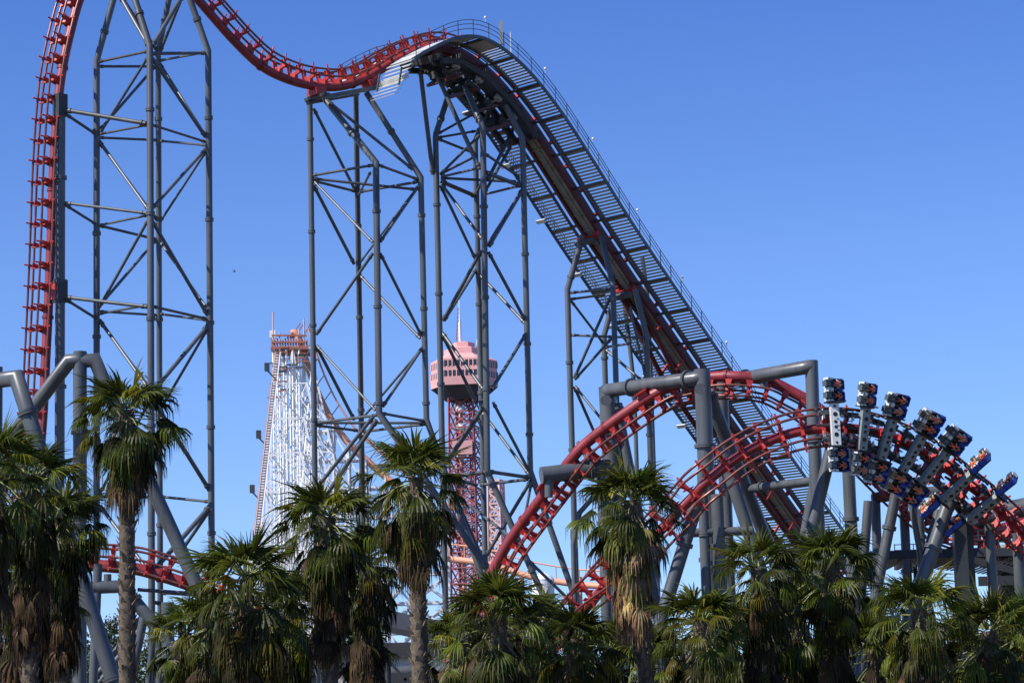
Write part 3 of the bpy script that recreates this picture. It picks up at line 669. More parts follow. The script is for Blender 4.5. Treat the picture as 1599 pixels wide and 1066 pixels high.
for ci, ((cx, cy), ang) in enumerate(cars):
    s_ = min((k*.05 for k in range(int(trp.len/.05))), key=lambda x: (lambda w: (w[0]-cx)**2+(w[1]-cy)**2*.3)(proj(trp.at(x)[0]+trp.at(x)[3]*1.6))); p, t, u, n = trp.at(s_); FM = frame(p+n*.95, t, u, n)
    car = thing('train_car', look[ci], 'coaster car', (0, 0, 0), 'train cars on the banked red track'); car.matrix_basis = FM
    b = MB(); bmt = 'carwhite' if ci == 0 else 'beam'  # sunlit first beam stays white, the rest get the shade darkened tone
    for e in (-1, 1):
        b.box((e*.19, 0, .62), X*.035, Y_*1.15, Z*.16, bmt)
        for k in range(5):
            y = -1.05+k*.52; b.ball((e*.19, y, .62), .1, 'black', (.4, 1.0, .8))
    b.box((0, 0, .79), X*.23, Y_*1.15, Z*.02, bmt)
    for y, rx, ry in ((-.98, .07, .07), (-.55, .12, .13), (-.14, .09, .05), (.14, .09, .05), (.55, .12, .13), (.98, .07, .07)):
        b.tube([(0, y, .80), (0, y, .825)], rx, 'black', 14)
    for y in (-.06, .3, -.3): b.box((.12, y, .82), X*.06, Y_*.02, Z*.01, 'dgrey')
    b.box((0, 0, .4), X*.16, Y_*.9, Z*.12, 'dgrey'); b.tube([(-.95, 0, .38), (.95, 0, .38)], .07, 'rubber', 10)
    for e in (-1, 1): b.box((0, e*1.18, .75), X*.36, Y_*.05, Z*.16, 'black'); b.box((.1, e*1.23, .55), X*.55, Y_*.035, Z*.3, 'black'); b.box((0, e*1.1, .5), X*.2, Y_*.1, Z*.12, 'beam')
    b.build('frame_beam').parent = car
    for e in (-1, 1):
        for k in (-1, 1):
            w = MB()
            for yy, zz, r in ((e*.6, .12, .16), (e*.6, -.2, .12), (e*.97, -.42, .15), (e*.97, -.75, .11)):
                for q in (-.26, 0.1): w.tube([(k*.45+q, yy-.05, zz), (k*.45+q, yy+.05, zz)], r, 'rubber', 12); w.tube([(k*.45+q, yy-.06, zz), (k*.45+q, yy+.06, zz)], r*.45, 'galv', 8)
            w.box((k*.45, e*.78, -.02), X*.22, Y_*.06, Z*.35, 'dgrey'); w.box((k*.45, e*.72, .28), X*.2, Y_*.12, Z*.05, 'dgrey'); w.box((k*.5, e*.5, .2), X*.06, Y_*.1, Z*.07, 'galv')
            w.tube([(k*.6, e*.3, .35), (k*.5, e*.9, .1)], .04, 'galv', 6); w.build('wheel_assembly').parent = car
    for e in (-1, 1):
        for j in (0, 1):
            yc = e*(1.56+.64*j); SM = Matrix.Translation((0.02, yc, .35)) @ Matrix.Rotation(-R(ang), 4, 'Y') @ Matrix.Scale(.83, 4) @ Matrix.Translation((0, 0, -.05))
            sb = MB(); sb.box((.18, 0, -.03), X*.82, Y_*.385, Z*.04, 'black'); sb.box((-.5, 0, .1), X*.14, Y_*.3, Z*.05, 'dgrey')
            for q in (-1, 1):
                sb.box((.3, q*.345, .14), X*.3, Y_*.025, Z*.12, 'black'); sb.prism([(-.45, 0), (.1, 0), (.05, .3), (-.3, .34)], Vector((0, q*.34, .03)), X, Z, Y_, .04, 'dgrey')
            seat = mat_apply(sb, SM).build('seat'); seat.parent = car
            hb = MB()
            for q in (-1, 1): hb.prism([(.36, .02), (.92, .015), (.9, .26), (.66, .34), (.46, .26)], Vector((0, q*.33, 0)), X, Z, Y_, .09, 'blue')
            hb.box((.78, 0, .05), X*.2, Y_*.33, Z*.035, 'blue'); hb.box((.93, 0, .18), X*.04, Y_*.3, Z*.12, 'blue'); mat_apply(hb, SM).build('headrest').parent = seat
            ob = MB()
            for q in (-1, 1): ob.tube([(.60, q*.13, .2), (.52, q*.15, .36), (.3, q*.08, .40), (.08, q*.03, .40)], .045, 'orange', 8); ob.tube([(.08, 0, .4), (-.1, q*.14, .38)], .04, 'orange', 8)
            ob.box((.18, 0, .4), X*.1, Y_*.08, Z*.05, 'orange'); mat_apply(ob, SM).build('harness').parent = seat
            lb = MB()
            for q in (-1, 1): lb.box((-.84, q*.09, .32), X*.17, Y_*.09, Z*.17, 'dgrey'); lb.box((-.52, q*.33, .24), X*.24, Y_*.06, Z*.2, 'carwhite'); lb.tube([(-.62, q*.33, .43), (-.62, q*.33, .455)], .055, 'black', 10); lb.tube([(-.62, q*.33, .44), (-.62, q*.33, .46)], .028, 'carwhite', 10)
            lb.box((-.6, 0, .08), X*.18, Y_*.3, Z*.04, 'carwhite'); lb.box((-.3, 0, .13), X*.16, Y_*.3, Z*.03, 'carwhite'); mat_apply(lb, SM).build('leg_guard').parent = seat
            v = (ki*5+ki//4+j) % 4; ki += 1
            if used[v]: per = copy_tree(PROTO[v])
            else: per = PROTO[v]; used[v] = True
            per.matrix_basis = FM @ SM @ Matrix.Translation((0, 0, .02))
            tag(per, 'rider in the %s %s seat of the %s train car from the left' % ('upper' if e > 0 else 'lower', 'outer' if j else 'inner', ordn[ci]), 'person', 'riders strapped into the coaster train')
    if prev is not None and True:
        pass
    prev = p

# ------------------------------------------------------------------ palms
def fan(mb, base, az, el, rng, L=.85, pet=1.0, nseg=28, spread=105, tone=(1, 1, 1), mt='frond', droop=.7, petm='petiole', fold=.3):
    d = Vector((math.cos(az)*math.cos(el), math.sin(az)*math.cos(el), math.sin(el)))
    side = Vector((-math.sin(az), math.cos(az), 0)); up = side.cross(d)*-1 if False else d.cross(side)
    if up.z < 0 and el > 0: up = -up
    e0 = base; e1 = base+d*pet*.55; e2 = e1+(d-Vector((0, 0, .28))).normalized()*pet*.45
    mb.tube([e0, e1, e2], [.03, .02, .014], petm, 4, False)
    f = (e2-e1).normalized()
    tilt = rng.uniform(-.35, .15); f = (f+up*tilt).normalized(); side = (side+up*rng.uniform(-.5, .5)).normalized()
    side = (side-f*side.dot(f)).normalized(); nn = f.cross(side)
    if nn.z < 0: nn = -nn
    for k in range(nseg):
        th = R(-spread+2*spread*(k+.5)/nseg)+rng.uniform(-.02, .02)
        dr = (f*math.cos(th)+side*math.sin(th)-nn*abs(math.sin(th))*fold).normalized()
        ln = L*(1-.28*(abs(th)/R(spread))**2)*rng.uniform(.88, 1.06)
        pe = dr.cross(nn).normalized(); pe = (pe*math.cos(.5)+nn*math.sin(.5)*(1 if k % 2 else -1)).normalized()
        w = 2*R(spread)/nseg*ln*.5*.62
        a = e2+dr*.03; ln *= (.35 if rng.random() < .05 else 1); b_ = e2+dr*ln*.5; g0 = Vector((0, 0, -1))
        d2 = (dr*(1-droop*.35)+g0*droop*.35).normalized(); c = b_+d2*ln*.25
        dd = droop*rng.uniform(.7, 1.3); d3 = (dr*max(.05, 1-dd)+g0*dd).normalized(); e = c+d3*ln*.40*rng.uniform(.7, 1.5)
        vs = [a-pe*.008, a+pe*.008, b_-pe*w, b_+pe*w, c-pe*w*.62, c+pe*w*.62, e-pe*.004, e+pe*.004]
        tt = tuple(q*rng.uniform(.85, 1.15) for q in tone)
        mb.add(vs, [(0, 1, 3, 2), (2, 3, 5, 4), (4, 5, 7, 6)], mt, False, tt)
def crown(seed, nl=60, sc=1.0, low=-78, drop=1.3, yl=.2):
    rng = random.Random(seed); mb = MB(); GA = 2.39996
    for i in range(nl):
        k = (i+.5)/nl; el = R(80-(80-low)*k**0.95)+rng.uniform(-.22, .22); az = i*GA+rng.uniform(-.4, .4)
        br = rng.uniform(.30, 1.15)*(1.0 if rng.random() > .2 else 1.6)
        tone = (br, br, br*.9)
        if rng.random() < yl: tone = (br*1.9, br*1.5, br*.8)
        elif k > .65 and rng.random() < .3: tone = (1.5*br, 1.0*br, .8*br)
        pet = (.45+.62*min(1, k*1.7))*rng.uniform(.72, 1.2)*sc; young = k < .38
        if k > .7: pet *= .8
        fan(mb, Vector((math.cos(az)*.14, math.sin(az)*.14, .35-drop*max(0, k-.35))), az, el, rng, L=rng.uniform(.62, .98)*sc, pet=pet, nseg=26,
            spread=rng.uniform(85, 140) if young else rng.uniform(60, 112), tone=tone, droop=rng.uniform(.1, .5) if young else rng.uniform(.5, 1.2), fold=rng.uniform(.05, .9))
    return mb
def skirt(seed, length, n, kb=1.0):
    rng = random.Random(seed); mb = MB()
    for i in range(n):
        k = rng.random(); z = -k*length+.1; az = rng.uniform(0, 2*math.pi); br = rng.uniform(.35, 1.35)*kb
        tone = (br, br*rng.uniform(.85, 1.0), br*rng.uniform(.7, 1.0))
        if k < .6 and rng.random() < .5: tone = (br*.55, br*.75, br*.35)
        el = R(rng.uniform(-78, -35) if k < .35 else rng.uniform(-84, -62))
        r0 = .22
        fan(mb, Vector((math.cos(az)*r0, math.sin(az)*r0, z)), az, el, rng, L=rng.uniform(.5, .95), pet=rng.uniform(.4, 1.05)*(1-.4*k), nseg=12, spread=rng.uniform(28, 60), tone=tone, mt='dead', droop=1.0, petm='stub', fold=.1)
    return mb
def trunk_mb(seed, h, r0, r1, lean=(0, 0)):
    rng = random.Random(seed); mb = MB(); pts = []; rs = []; n = int(h/.35)+2
    for i in range(n+1):
        k = i/n; z = h*k; pts.append(Vector((lean[0]*(1-k), lean[1]*(1-k), z-h))); rs.append((r0+(r1-r0)*k)*rng.uniform(.94, 1.06)*(1+.5*max(0, .06-k)/.06))
    mb.tube(pts, rs, 'trunk', 14)
    z = 0.3; az = 0
    while z < h-.1:
        az += 2.39996; k = z/h; rr = r0+(r1-r0)*k; d = Vector((math.cos(az), math.sin(az), 0)); s_ = Vector((-d.y, d.x, 0))
        c = Vector((lean[0]*(1-k), lean[1]*(1-k), z-h))+d*rr*.93; up = (Z+d*rng.uniform(.15, .8)+s_*rng.uniform(-.4, .4)).normalized()
        L = rng.uniform(.14, .34); wd_ = rng.uniform(.06, .11)
        mb.add([c-s_*wd_, c+s_*wd_, c+s_*wd_*.4+up*L, c-s_*wd_*.4+up*L, c-s_*wd_*.8-d*.05+up*L*.2, c+s_*wd_*.8-d*.05+up*L*.2],
               [(0, 1, 2, 3), (0, 3, 4), (1, 5, 2), (4, 5, 1, 0), (3, 2, 5, 4)], 'stub' if rng.random() < .6 else 'trunk')
        z += .045
    return mb
CR = [crown(11, 56), crown(23, 66, 1.0, -82, 2.2), crown(35, 62, 1.0, -80, 1.8), crown(47, 58, 1.02, -70, 1.2, .22), crown(59, 46, .98, -60, .9), crown(71, 60, 1.05, -82, 2.0, .08), crown(83, 50, .95, -74, 1.5, .25)]
SK = [skirt(5, 2.6, 90, .5), skirt(6, 2.7, 150, 1.7), skirt(8, 1.7, 70, .5), skirt(9, 3.9, 130, .34), skirt(12, 3.0, 110, .42)]
crown_me = [None]*len(CR); skirt_me = [None]*len(SK)
def inst(lst, cache, i, name, parent, rot, sc):
    if cache[i] is None:
        o = lst[i].build(name, None, True); cache[i] = o.data
    else:
        o = bpy.data.objects.new(name, cache[i]); scn.collection.objects.link(o)
    o.parent = parent; o.rotation_euler = (0, 0, rot); o.scale = (sc, sc, sc); return o
GPAL = 'fan palms in the row before the coaster'
def palm(px, py, Y, c, s, label, sc=1.0, lean=(0, 0), rot=None, group=GPAL, tr=.25):
    p = pt(px, py, Y); k = len(label)+int(px); root = thing('fan_palm', label, 'palm tree', (p.x+lean[0], p.y, 0), group)
    rot = rot if rot is not None else (px*1.7) % 6.28
    cr = inst(CR, crown_me, c, 'crown', root, rot, sc); cr.location = (-lean[0], 0, p.z)
    if s is not None:
        sk = inst(SK, skirt_me, s, 'dead_frond_skirt', root, rot*2, sc); sk.location = (-lean[0], 0, p.z-.1)
    t = trunk_mb(int(px), p.z+.3, tr*1.15, tr*.95, (lean[0], lean[1])); o = t.build('trunk'); o.parent = root; o.location = (-lean[0], 0, p.z+.3)
    return root
palm(198, 655, 82, 3, 2, 'tall fan palm in front of the left tower, just right of the capped post', 1.1)
palm(48, 762, 84, 5, 3, 'dark bushy fan palm second from the left edge, before the foot of the red drop', 1.12)
palm(-12, 742, 78, 2, 4, 'fan palm cut by the left edge of the picture', 1.1)
palm(98, 820, 88, 3, 3, 'fan palm with a long dark skirt just left of the tall slender trunk', 1.05)
palm(385, 918, 80, 5, 3, 'low wide dark fan palm left of the white lattice coaster foot', 1.22)
palm(512, 822, 83, 3, 4, 'fan palm standing in front of the white lattice coaster with stiff upright fans', 1.12)
palm(572, 880, 90, 6, 3, 'shaded fan palm tucked between the two tall middle palms', 1.05)
palm(650, 760, 81, 0, 2, 'tall fan palm with a bare lower trunk in the middle, left of the salmon tower', 1.18, rot=2.4)
palm(778, 968, 79, 1, 3, 'low dark fan palm below the foot of the salmon tower', 1.08)
palm(900, 1012, 82, 6, 3, 'very low fan palm left of the leaning tan skirted palm', 1.0)
palm(985, 795, 84, 3, 1, 'leaning fan palm with a thick tan skirt of dead leaves', 1.12, lean=(.55, 0), rot=1.1)
palm(1095, 985, 80, 0, 3, 'low fan palm right of the leaning tan skirted palm', 1.0, rot=.4)
palm(1185, 902, 82, 6, 3, 'fan palm with bright fans under the climbing part of the banked track', 1.08, rot=5)
palm(1298, 892, 84, 1, 3, 'fan palm with hanging pale fans below the first train car', 1.05)
palm(1437, 966, 80, 4, 3, 'fan palm with a green spiky crown left of the double box column foot', 1.05)
palm(1545, 1000, 82, 2, 3, 'fan palm below the service deck near the right edge', 1.08)
palm(1612, 985, 86, 1, 3, 'fan palm cut by the right edge of the picture', 1.0)
# second rank, lower and further back
GB = 'lower fan palms in the back row'
for i, (px, py, Y, c, s, sc, wh) in enumerate([
        (20, 905, 98, 4, 3, 1.2, 'far left of the picture'), (330, 985, 96, 0, 4, 1.1, 'left of the wide dark palm'),
        (455, 955, 95, 1, 3, 1.1, 'in front of the white coaster foot'), (715, 1012, 96, 2, 4, 1.0, 'behind the bare trunked middle palm'),
        (845, 992, 97, 3, 4, 1.1, 'below the grey tube with the round end'), (1010, 1035, 98, 1, 4, 1.1, 'behind the leaning palm foot'),
        (1140, 1000, 97, 3, 3, 1.2, 'under the climbing train track'), (1245, 975, 98, 0, 3, 1.25, 'between the two bright right hand palms'),
        (1365, 1020, 96, 1, 3, 1.15, 'below the long leaning grey leg'), (1490, 1035, 95, 2, 3, 1.1, 'below the double box column'), (1590, 1050, 92, 0, 3, 1.2, 'low at the far right'), (560, 1010, 97, 3, 4, .8, 'low before the dark station roof'), (430, 1010, 100, 5, 3, 1.1, 'under the stiff fanned palm'), (290, 1000, 99, 2, 3, 1.0, 'just left of the wide dark palm'), (770, 1040, 99, 5, 3, 1.1, 'under the foot of the pylon'), (950, 1030, 99, 5, 3, 1.1, 'left of the leaning palm foot'), (60, 960, 100, 2, 3, 1.2, 'low at the left behind the skirts'), (1420, 1045, 98, 5, 3, 1.15, 'low between the bent pipe legs')]):
    palm(px, py, Y, c, s, 'shaded back row fan palm %s' % wh, sc, group=GB, tr=.27)

# ------------------------------------------------------------------ distant trees
def tree(name, label, x, y, h, w, seed, conifer=False, group=None):
    rng = random.Random(seed); root = thing(name, label, 'tree', (x, y, 0), group)
    tb = MB(); tb.tube([Vector((0, 0, 0)), Vector((.1, 0, h*.4)), Vector((0, 0, h*.92))], [w*.06, w*.045, .04], 'bark', 8)
    mb = MB()
    ncl = 90 if conifer else 70
    for i in range(ncl):
        k = rng.random(); z = h*(.15+.83*k) if conifer else h*(.28+.66*k)
        rmax = w*.5*((1-k)**.8+.08) if conifer else w*.5*math.sqrt(max(.05, 1-(2*k-1)**2*.9))*rng.uniform(.7, 1.15)
        a = rng.uniform(0, 6.283); rr = rmax*rng.uniform(.3, 1); c = Vector((math.cos(a)*rr, math.sin(a)*rr, z))
        if i % 5 == 0: tb.tube([Vector((0, 0, z*.85)), c], [.09, .03], 'bark', 5)
        br = rng.uniform(.55, 1.3)
        for j in range(42):
            o = Vector((rng.gauss(0, 1), rng.gauss(0, 1), rng.gauss(0, .7)))*w*.07; q = c+o; s_ = rng.uniform(.12, .26)*w/9
            u = Vector((rng.uniform(-1, 1), rng.uniform(-1, 1), rng.uniform(-1, 1))).normalized(); v = u.orthogonal().normalized()
            b = br*rng.uniform(.8, 1.2); mb.add([q-u*s_, q-v*s_*.6, q+u*s_, q+v*s_*.6], [(0, 1, 2, 3)], 'leaf', False, (b, b, b))
    for b_, nm in ((tb, 'trunk'), (mb, 'crown')):
        o = b_.build(nm, None, nm == 'crown'); o.parent = root
GTr = 'trees far behind the coaster'
for i, (px, py, Y, w, con, lb) in enumerate([
        (178, 965, 290, 9, True, 'pointed dark conifer seen between the leaning grey tubes at the left'), (205, 985, 300, 9, True, 'second conifer just right of the pointed one'),
        (120, 985, 280, 12, False, 'rounded olive tree behind the dark post at the left'), (150, 1000, 270, 11, False, 'lower olive tree below the conifers'),
        (232, 1005, 275, 12, False, 'rounded tree behind the tall left palm trunk'), (70, 1000, 290, 13, False, 'rounded tree hidden behind the left palm skirts'),
        (20, 1005, 280, 13, False, 'rounded tree at the far left behind the palms'), (275, 1010, 285, 13, False, 'broad tree right of the tall left palm trunk'),
        (330, 1015, 300, 13, False, 'broad tree behind the wide dark palm'), (1060, 1015, 290, 13, False, 'broad tree behind the low palm right of the leaning palm'),
        (1130, 1020, 300, 14, False, 'broad tree behind the columns of the climbing track'), (1230, 1010, 290, 14, False, 'broad tree behind the bright right hand palms'),
        (1330, 1015, 300, 14, False, 'broad tree low behind the long leaning leg'), (1420, 1010, 295, 14, False, 'broad tree behind the spiky crowned palm'),
        (1520, 1005, 300, 14, False, 'broad tree below the service deck'), (1590, 1000, 300, 14, False, 'broad tree at the far right below the deck')]):
    q = pt(px, py, Y); tree('conifer' if con else 'broadleaf_tree', lb, q.x, Y, q.z, w, i+3, con, GTr)

# ------------------------------------------------------------------ white lattice coaster
root = thing('lattice_coaster', 'white latticed wooden style coaster with an orange track dropping from its top', 'roller coaster', (pt(470, 900, 320).x, 320, 0))
def wbar(mb, a, b, w=.26, m='white'): mb.bar(a, b, w, w, m)
nb = 7; tops = []
for i in range(nb):
    k = i/(nb-1); px = 434+(397-434)*k**1.0; py = 545+(870-545)*k; Y = 334-k*56
    tops.append(pt(px, py, Y))
rngw = random.Random(4)
for i, tp in enumerate(tops):
    mb = MB(); k = i/(nb-1); wid = 4.2; zt = tp.z; xs = lambda z, s_: tp.x+(-.3 if s_ < 0 else wid)+(s_*(zt-z)*(.02 if s_ < 0 else .20))
    lv = [zt-j*4.6 for j in range(int(zt/4.6)+1)]+[0]
    for s_ in (-1, 1):
        for a, b in zip(lv, lv[1:]): wbar(mb, (xs(a, s_), tp.y, a), (xs(b, s_), tp.y, b), .26)
    wbar(mb, (tp.x+wid*.5, tp.y, zt), (tp.x+wid*.5, tp.y, 0), .2)
    for j, (a, b) in enumerate(zip(lv, lv[1:])):
        wbar(mb, (xs(a, -1), tp.y, a), (xs(a, 1), tp.y, a), .15)
        if a-b > 2:
            wbar(mb, (xs(a, -1), tp.y, a), (tp.x+wid*.5, tp.y, b), .12); wbar(mb, (tp.x+wid*.5, tp.y, a), (xs(b, 1), tp.y, b), .12)
            wbar(mb, (tp.x+wid*.5, tp.y, a), (xs(b, -1), tp.y, b), .12); wbar(mb, (xs(a, 1), tp.y, a), (tp.x+wid*.5, tp.y, b), .12)
    if i < nb-1:
        a, b = tp, tops[i+1]
        for z in [b.z-4.6*jj for jj in range(int(b.z/4.6)+1)]:
            for ox in (-.3, 4.4): wbar(mb, (a.x+ox, a.y, z), (b.x+ox, b.y, z), .13)
            wbar(mb, (a.x+4.4, a.y, z+3), (b.x+4.4, b.y, z-1.6), .13)
    mb.build('bent', root)
mb = MB()
for a, b in zip(tops, tops[1:]):
    for j in range(26):
        q = a.lerp(b, j/26); wbar(mb, q+Vector((-.25, 0, .1)), q+Vector((.35, 0, .1)), .12, 'white' if j % 2 else 'steel')
    for ox in (-.28, .38): wbar(mb, a+Vector((ox, 0, .2)), b+Vector((ox, 0, .2)), .1, 'palepink' if ox < 0 else 'white'); wbar(mb, a+Vector((ox, 0, .8)), b+Vector((ox, 0, .8)), .05, 'rust')
mb.build('lift_track', root)
# tall block at the back and the drop
dr = [(474, 552), (497, 612), (521, 658), (545, 690), (572, 716), (602, 742), (640, 775), (700, 820)]
Yw = 336; dt = [pt(x, y, Yw) for x, y in dr]
for i, tp in enumerate(dt):
    mb = MB(); zt = tp.z-.3; lv = [zt-j*5.2 for j in range(int(zt/5.2)+1)]+[0]
    for s_ in (-1, 1):
        ys = lambda z: tp.y+s_*(1.6+(zt-z)*.08)
        for a, b in zip(lv, lv[1:]): wbar(mb, (tp.x, ys(a), a), (tp.x, ys(b), b), .21)
        for a, b in zip(lv, lv[1:]): wbar(mb, (tp.x, ys(a), a), (tp.x, tp.y-s_*(1.6+(zt-b)*.08), b), .12)
    mb.build('bent', root)
    if i:
        pv = dt[i-1]; zs = [z for z in [60-j*3.8 for j in range(17)] if z < min(tp.z, pv.z)+2]
        for s_ in (-1, .15, 1):
            mb = MB()
            for z in zs:
                z2 = max(0, z-3.8); w = 1.6+(tp.z-z)*.08
                if z < tp.z: wbar(mb, (pv.x, tp.y+s_*w, z), (tp.x, tp.y+s_*w, z), .24)
                if z < tp.z+3: wbar(mb, (pv.x, tp.y+s_*w, z), (tp.x, tp.y+s_*w, z2), .24)
                if z < tp.z: wbar(mb, (pv.x, tp.y+s_*w, z2), (tp.x, tp.y+s_*w, z), .24)
            if mb.v: mb.build('brace_panel', root)
mb = MB(); A0 = pt(430, 548, Yw); B0 = pt(470, 548, Yw)
for j in range(5):
    q = A0.lerp(B0, j/4)
    for oy in (-3, 3): wbar(mb, (q.x, q.y+oy, q.z), (q.x, q.y+oy, 0), .21)
for z in [A0.z-5.2*k for k in range(10)]:
    for oy in (-3, 3):
        wbar(mb, (A0.x, A0.y+oy, z), (B0.x, B0.y+oy, z), .15)
        for j in range(4):
            a = A0.lerp(B0, j/4); b = A0.lerp(B0, (j+1)/4)
            if z > 4: wbar(mb, (a.x, a.y+oy, z if j % 2 else z-5.2), (b.x, b.y+oy, z-5.2 if j % 2 else z), .12)
mb.build('lift_tower', root)
mb = MB()
for s_ in (-.8, .8):
    pp = catmull([p+Vector((0, s_, .2)) for p in [pt(455, 524, Yw), pt(463, 524, Yw)]+[pt(x, y, Yw) for x, y in ((470, 540), (480, 572), (492, 605), (506, 636), (522, 664), (546, 696), (574, 722), (604, 748), (640, 775), (700, 820))]], 5)
    mb.tube(pp, .42, 'peach', 8)
    pp2 = [p+Vector((1.2, 0, 1.6)) for p in pp]; mb.tube(pp2[8:], .12, 'peach', 6)
for p in pp[::4]: wbar(mb, p+Vector((0, -2, -.2)), p+Vector((0, .6, -.2)), .2, 'peach'); wbar(mb, p, p+Vector((1.2, 0, 1.6)), .12, 'rust')
mb.build('drop_track', root)
mb = MB(); c0 = pt(428, 548, Yw); c1 = pt(482, 548, Yw)
for j in range(14):
    q = c0.lerp(c1, j/13); wbar(mb, (q.x, q.y-3, q.z), (q.x, q.y-3, q.z+rngw.uniform(.9, 1.7)), .16, 'rust'); wbar(mb, (q.x, q.y-3.2, q.z-.1), (q.x, q.y+3, q.z-.1), .3, 'rust')
for h in (0, .7, 1.6): wbar(mb, (c0.x, c0.y-3.1, c0.z+h), (c1.x, c1.y-3.1, c1.z+h), .22, 'rust')
for k in range(22):
    q = c0.lerp(c1, rngw.random()); z = rngw.uniform(-7, 0); wbar(mb, (q.x-rngw.uniform(.3, 1.2), q.y-3.2, q.z+z), (q.x+.6, q.y-3.2, q.z+z), .15, 'rust' if k % 2 else 'steel2')
for x, h in ((430, 4.5), (440, 1.8), (478, 3.6), (470, 2.2)):
    q = pt(x, 545, Yw); mb.tube([(q.x, q.y-3, q.z), (q.x, q.y-3, q.z+h)], .1, 'palepink', 6)
q = pt(426, 522, Yw); mb.box(q, Vector((.4, 0, 0)), Vector((0, .4, 0)), Vector((0, 0, .5)), 'white')
mb.build('crest_platform', root)
for x, y in ((417, 578), (404, 683), (394, 768)):
    q = pt(x, y, 318); mb = MB(); mb.tube([q+Vector((1.2, 0, -1.3)), q], .1, 'steel', 6); mb.box(q+Vector((0, 0, .4)), Vector((.3, 0, 0)), Vector((0, .3, 0)), Vector((0, 0, .5)), 'steel2'); mb.build('floodlight', root)

# ------------------------------------------------------------------ salmon observation tower
YS = 600; pz = lambda y: pt(725, y, YS).z; C = pt(725, 600, YS); px2m = YS/F
root = thing('observation_tower', 'salmon pink octagonal observation tower with a lattice shaft and mast', 'tower', (C.x, YS, 0))
ROT = R(-5); NS = 6; m_ = px2m
def octo(mb, rings, mt, caps=True):
    vs = []
    for r, z in rings:
        for k in range(NS):
            a = ROT+k*2*math.pi/NS; vs.append((C.x+math.cos(a)*r, YS+math.sin(a)*r, z))
    n = len(rings); fs = [(i*NS+k, i*NS+(k+1) % NS, i*NS+NS+(k+1) % NS, i*NS+NS+k) for i in range(n-1) for k in range(NS)]
    if caps: fs += [tuple(range(NS))[::-1], tuple(range((n-1)*NS, n*NS))]
    mb.add(vs, fs, mt)
m_ = px2m
mb = MB(); octo(mb, [(53*m_, pz(606)), (54*m_, pz(593))], 'pink'); octo(mb, [(51.5*m_, pz(593)), (51.5*m_, pz(583.5))], 'rust'); octo(mb, [(52.5*m_, pz(583.5)), (52.5*m_, pz(577))], 'pink')
octo(mb, [(51*m_, pz(577)), (51*m_, pz(568))], 'under'); octo(mb, [(53*m_, pz(568)), (53*m_, pz(565)), (38*m_, pz(558)), (36*m_, pz(556))], 'pink')
octo(mb, [(31*m_, pz(557)), (31*m_, pz(546)), (24*m_, pz(544))], 'pink'); octo(mb, [(18*m_, pz(545)), (18*m_, pz(536)), (4*m_, pz(533))], 'pink')
mb.build('cabin', root)
mb = MB(); octo(mb, [(34*m_, pz(622)), (53.5*m_, pz(606.2))], 'under'); octo(mb, [(30*m_, pz(626)), (34*m_, pz(622))], 'under'); mb.build('cabin_underside', root)
for (ya, yb, rr, mt) in ((567.8, 577.2, 52.2, 'glass'), (583.2, 593.2, 52.6, 'rust')):
    for k in range(NS):
        a0 = ROT+k*2*math.pi/NS; a1 = a0+2*math.pi/NS; pa = Vector((math.cos(a0), math.sin(a0), 0))*rr*m_; pb = Vector((math.cos(a1), math.sin(a1), 0))*rr*m_; o_ = Vector((C.x, YS, 0))
        if (pa.y+pb.y) > 6: continue
        mb = MB()
        for j in range(9):
            f0 = j/8; q = pa.lerp(pb, f0)+o_; wbar(mb, (q.x, q.y, pz(yb)), (q.x, q.y, pz(ya)), .3, 'pink')
        for j in range(8):
            q0 = pa.lerp(pb, (j+.1)/8)*.997+o_; q1 = pa.lerp(pb, (j+.9)/8)*.997+o_; zz = (pz(ya)+pz(yb))/2
            mb.bar((q0.x, q0.y, zz), (q1.x, q1.y, zz), .2, abs(pz(ya)-pz(yb))*.8, 'glass')
        mb.build('window_band', root)
mb = MB(); q = Vector((C.x-5*m_, YS, pz(535)))
mb.tube([q, q+Vector((0, 0, 5))], .35, 'white', 8); mb.tube([q+Vector((0, 0, 5)), Vector((q.x, YS, pz(468)))], [.22, .1], 'white', 8)
for k in range(9):
    z = k*.95; wbar(mb, q+Vector((-.9+.06*k, 0, z)), q+Vector((.0, 0, z+.9)), .14, 'pinkred')
wbar(mb, q+Vector((-.95, 0, 0)), q+Vector((-.3, 0, 8.5)), .16, 'pinkred'); mb.tube([(C.x+20*m_, YS, pz(556)), (C.x+22*m_, YS, pz(530))], .08, 'white', 5)
mb.build('antenna_mast', root)
hw = 23*m_; zt = pz(620)
def lattice(mb, cx, cy, hw0, hw1, z0, z1, bay, w, mt):
    n = max(1, int((z1-z0)/bay))
    for k in range(n):
        za = z0+(z1-z0)*k/n; zb = z0+(z1-z0)*(k+1)/n; ha = hw0+(hw1-hw0)*k/n; hb = hw0+(hw1-hw0)*(k+1)/n
        cs = [(-1, -1), (1, -1), (1, 1), (-1, 1)]
        for i in range(4):
            a = cs[i]; b = cs[(i+1) % 4]
            P = lambda c, h, z: (cx+c[0]*h*.96+c[1]*h*.28, cy+c[1]*h*.96-c[0]*h*.28, z)
            wbar(mb, P(a, ha, za), P(a, hb, zb), w*1.6, mt); wbar(mb, P(a, ha, za), P(b, hb, zb), w, mt); wbar(mb, P(b, ha, za), P(a, hb, zb), w, mt); wbar(mb, P(a, hb, zb), P(b, hb, zb), w, mt)
mb = MB(); lattice(mb, C.x, YS, hw*1.0, hw*.86, 20, zt, 3.6, .27, 'pinkred'); lattice(mb, C.x, YS, hw*1.9, hw*1.0, 0, 20, 5, .34, 'pinkred'); mb.build('lattice_shaft', root)
mb = MB(); lattice(mb, C.x, YS, hw*.45, hw*.45, 0, zt, 2.8, .18, 'pinkred')
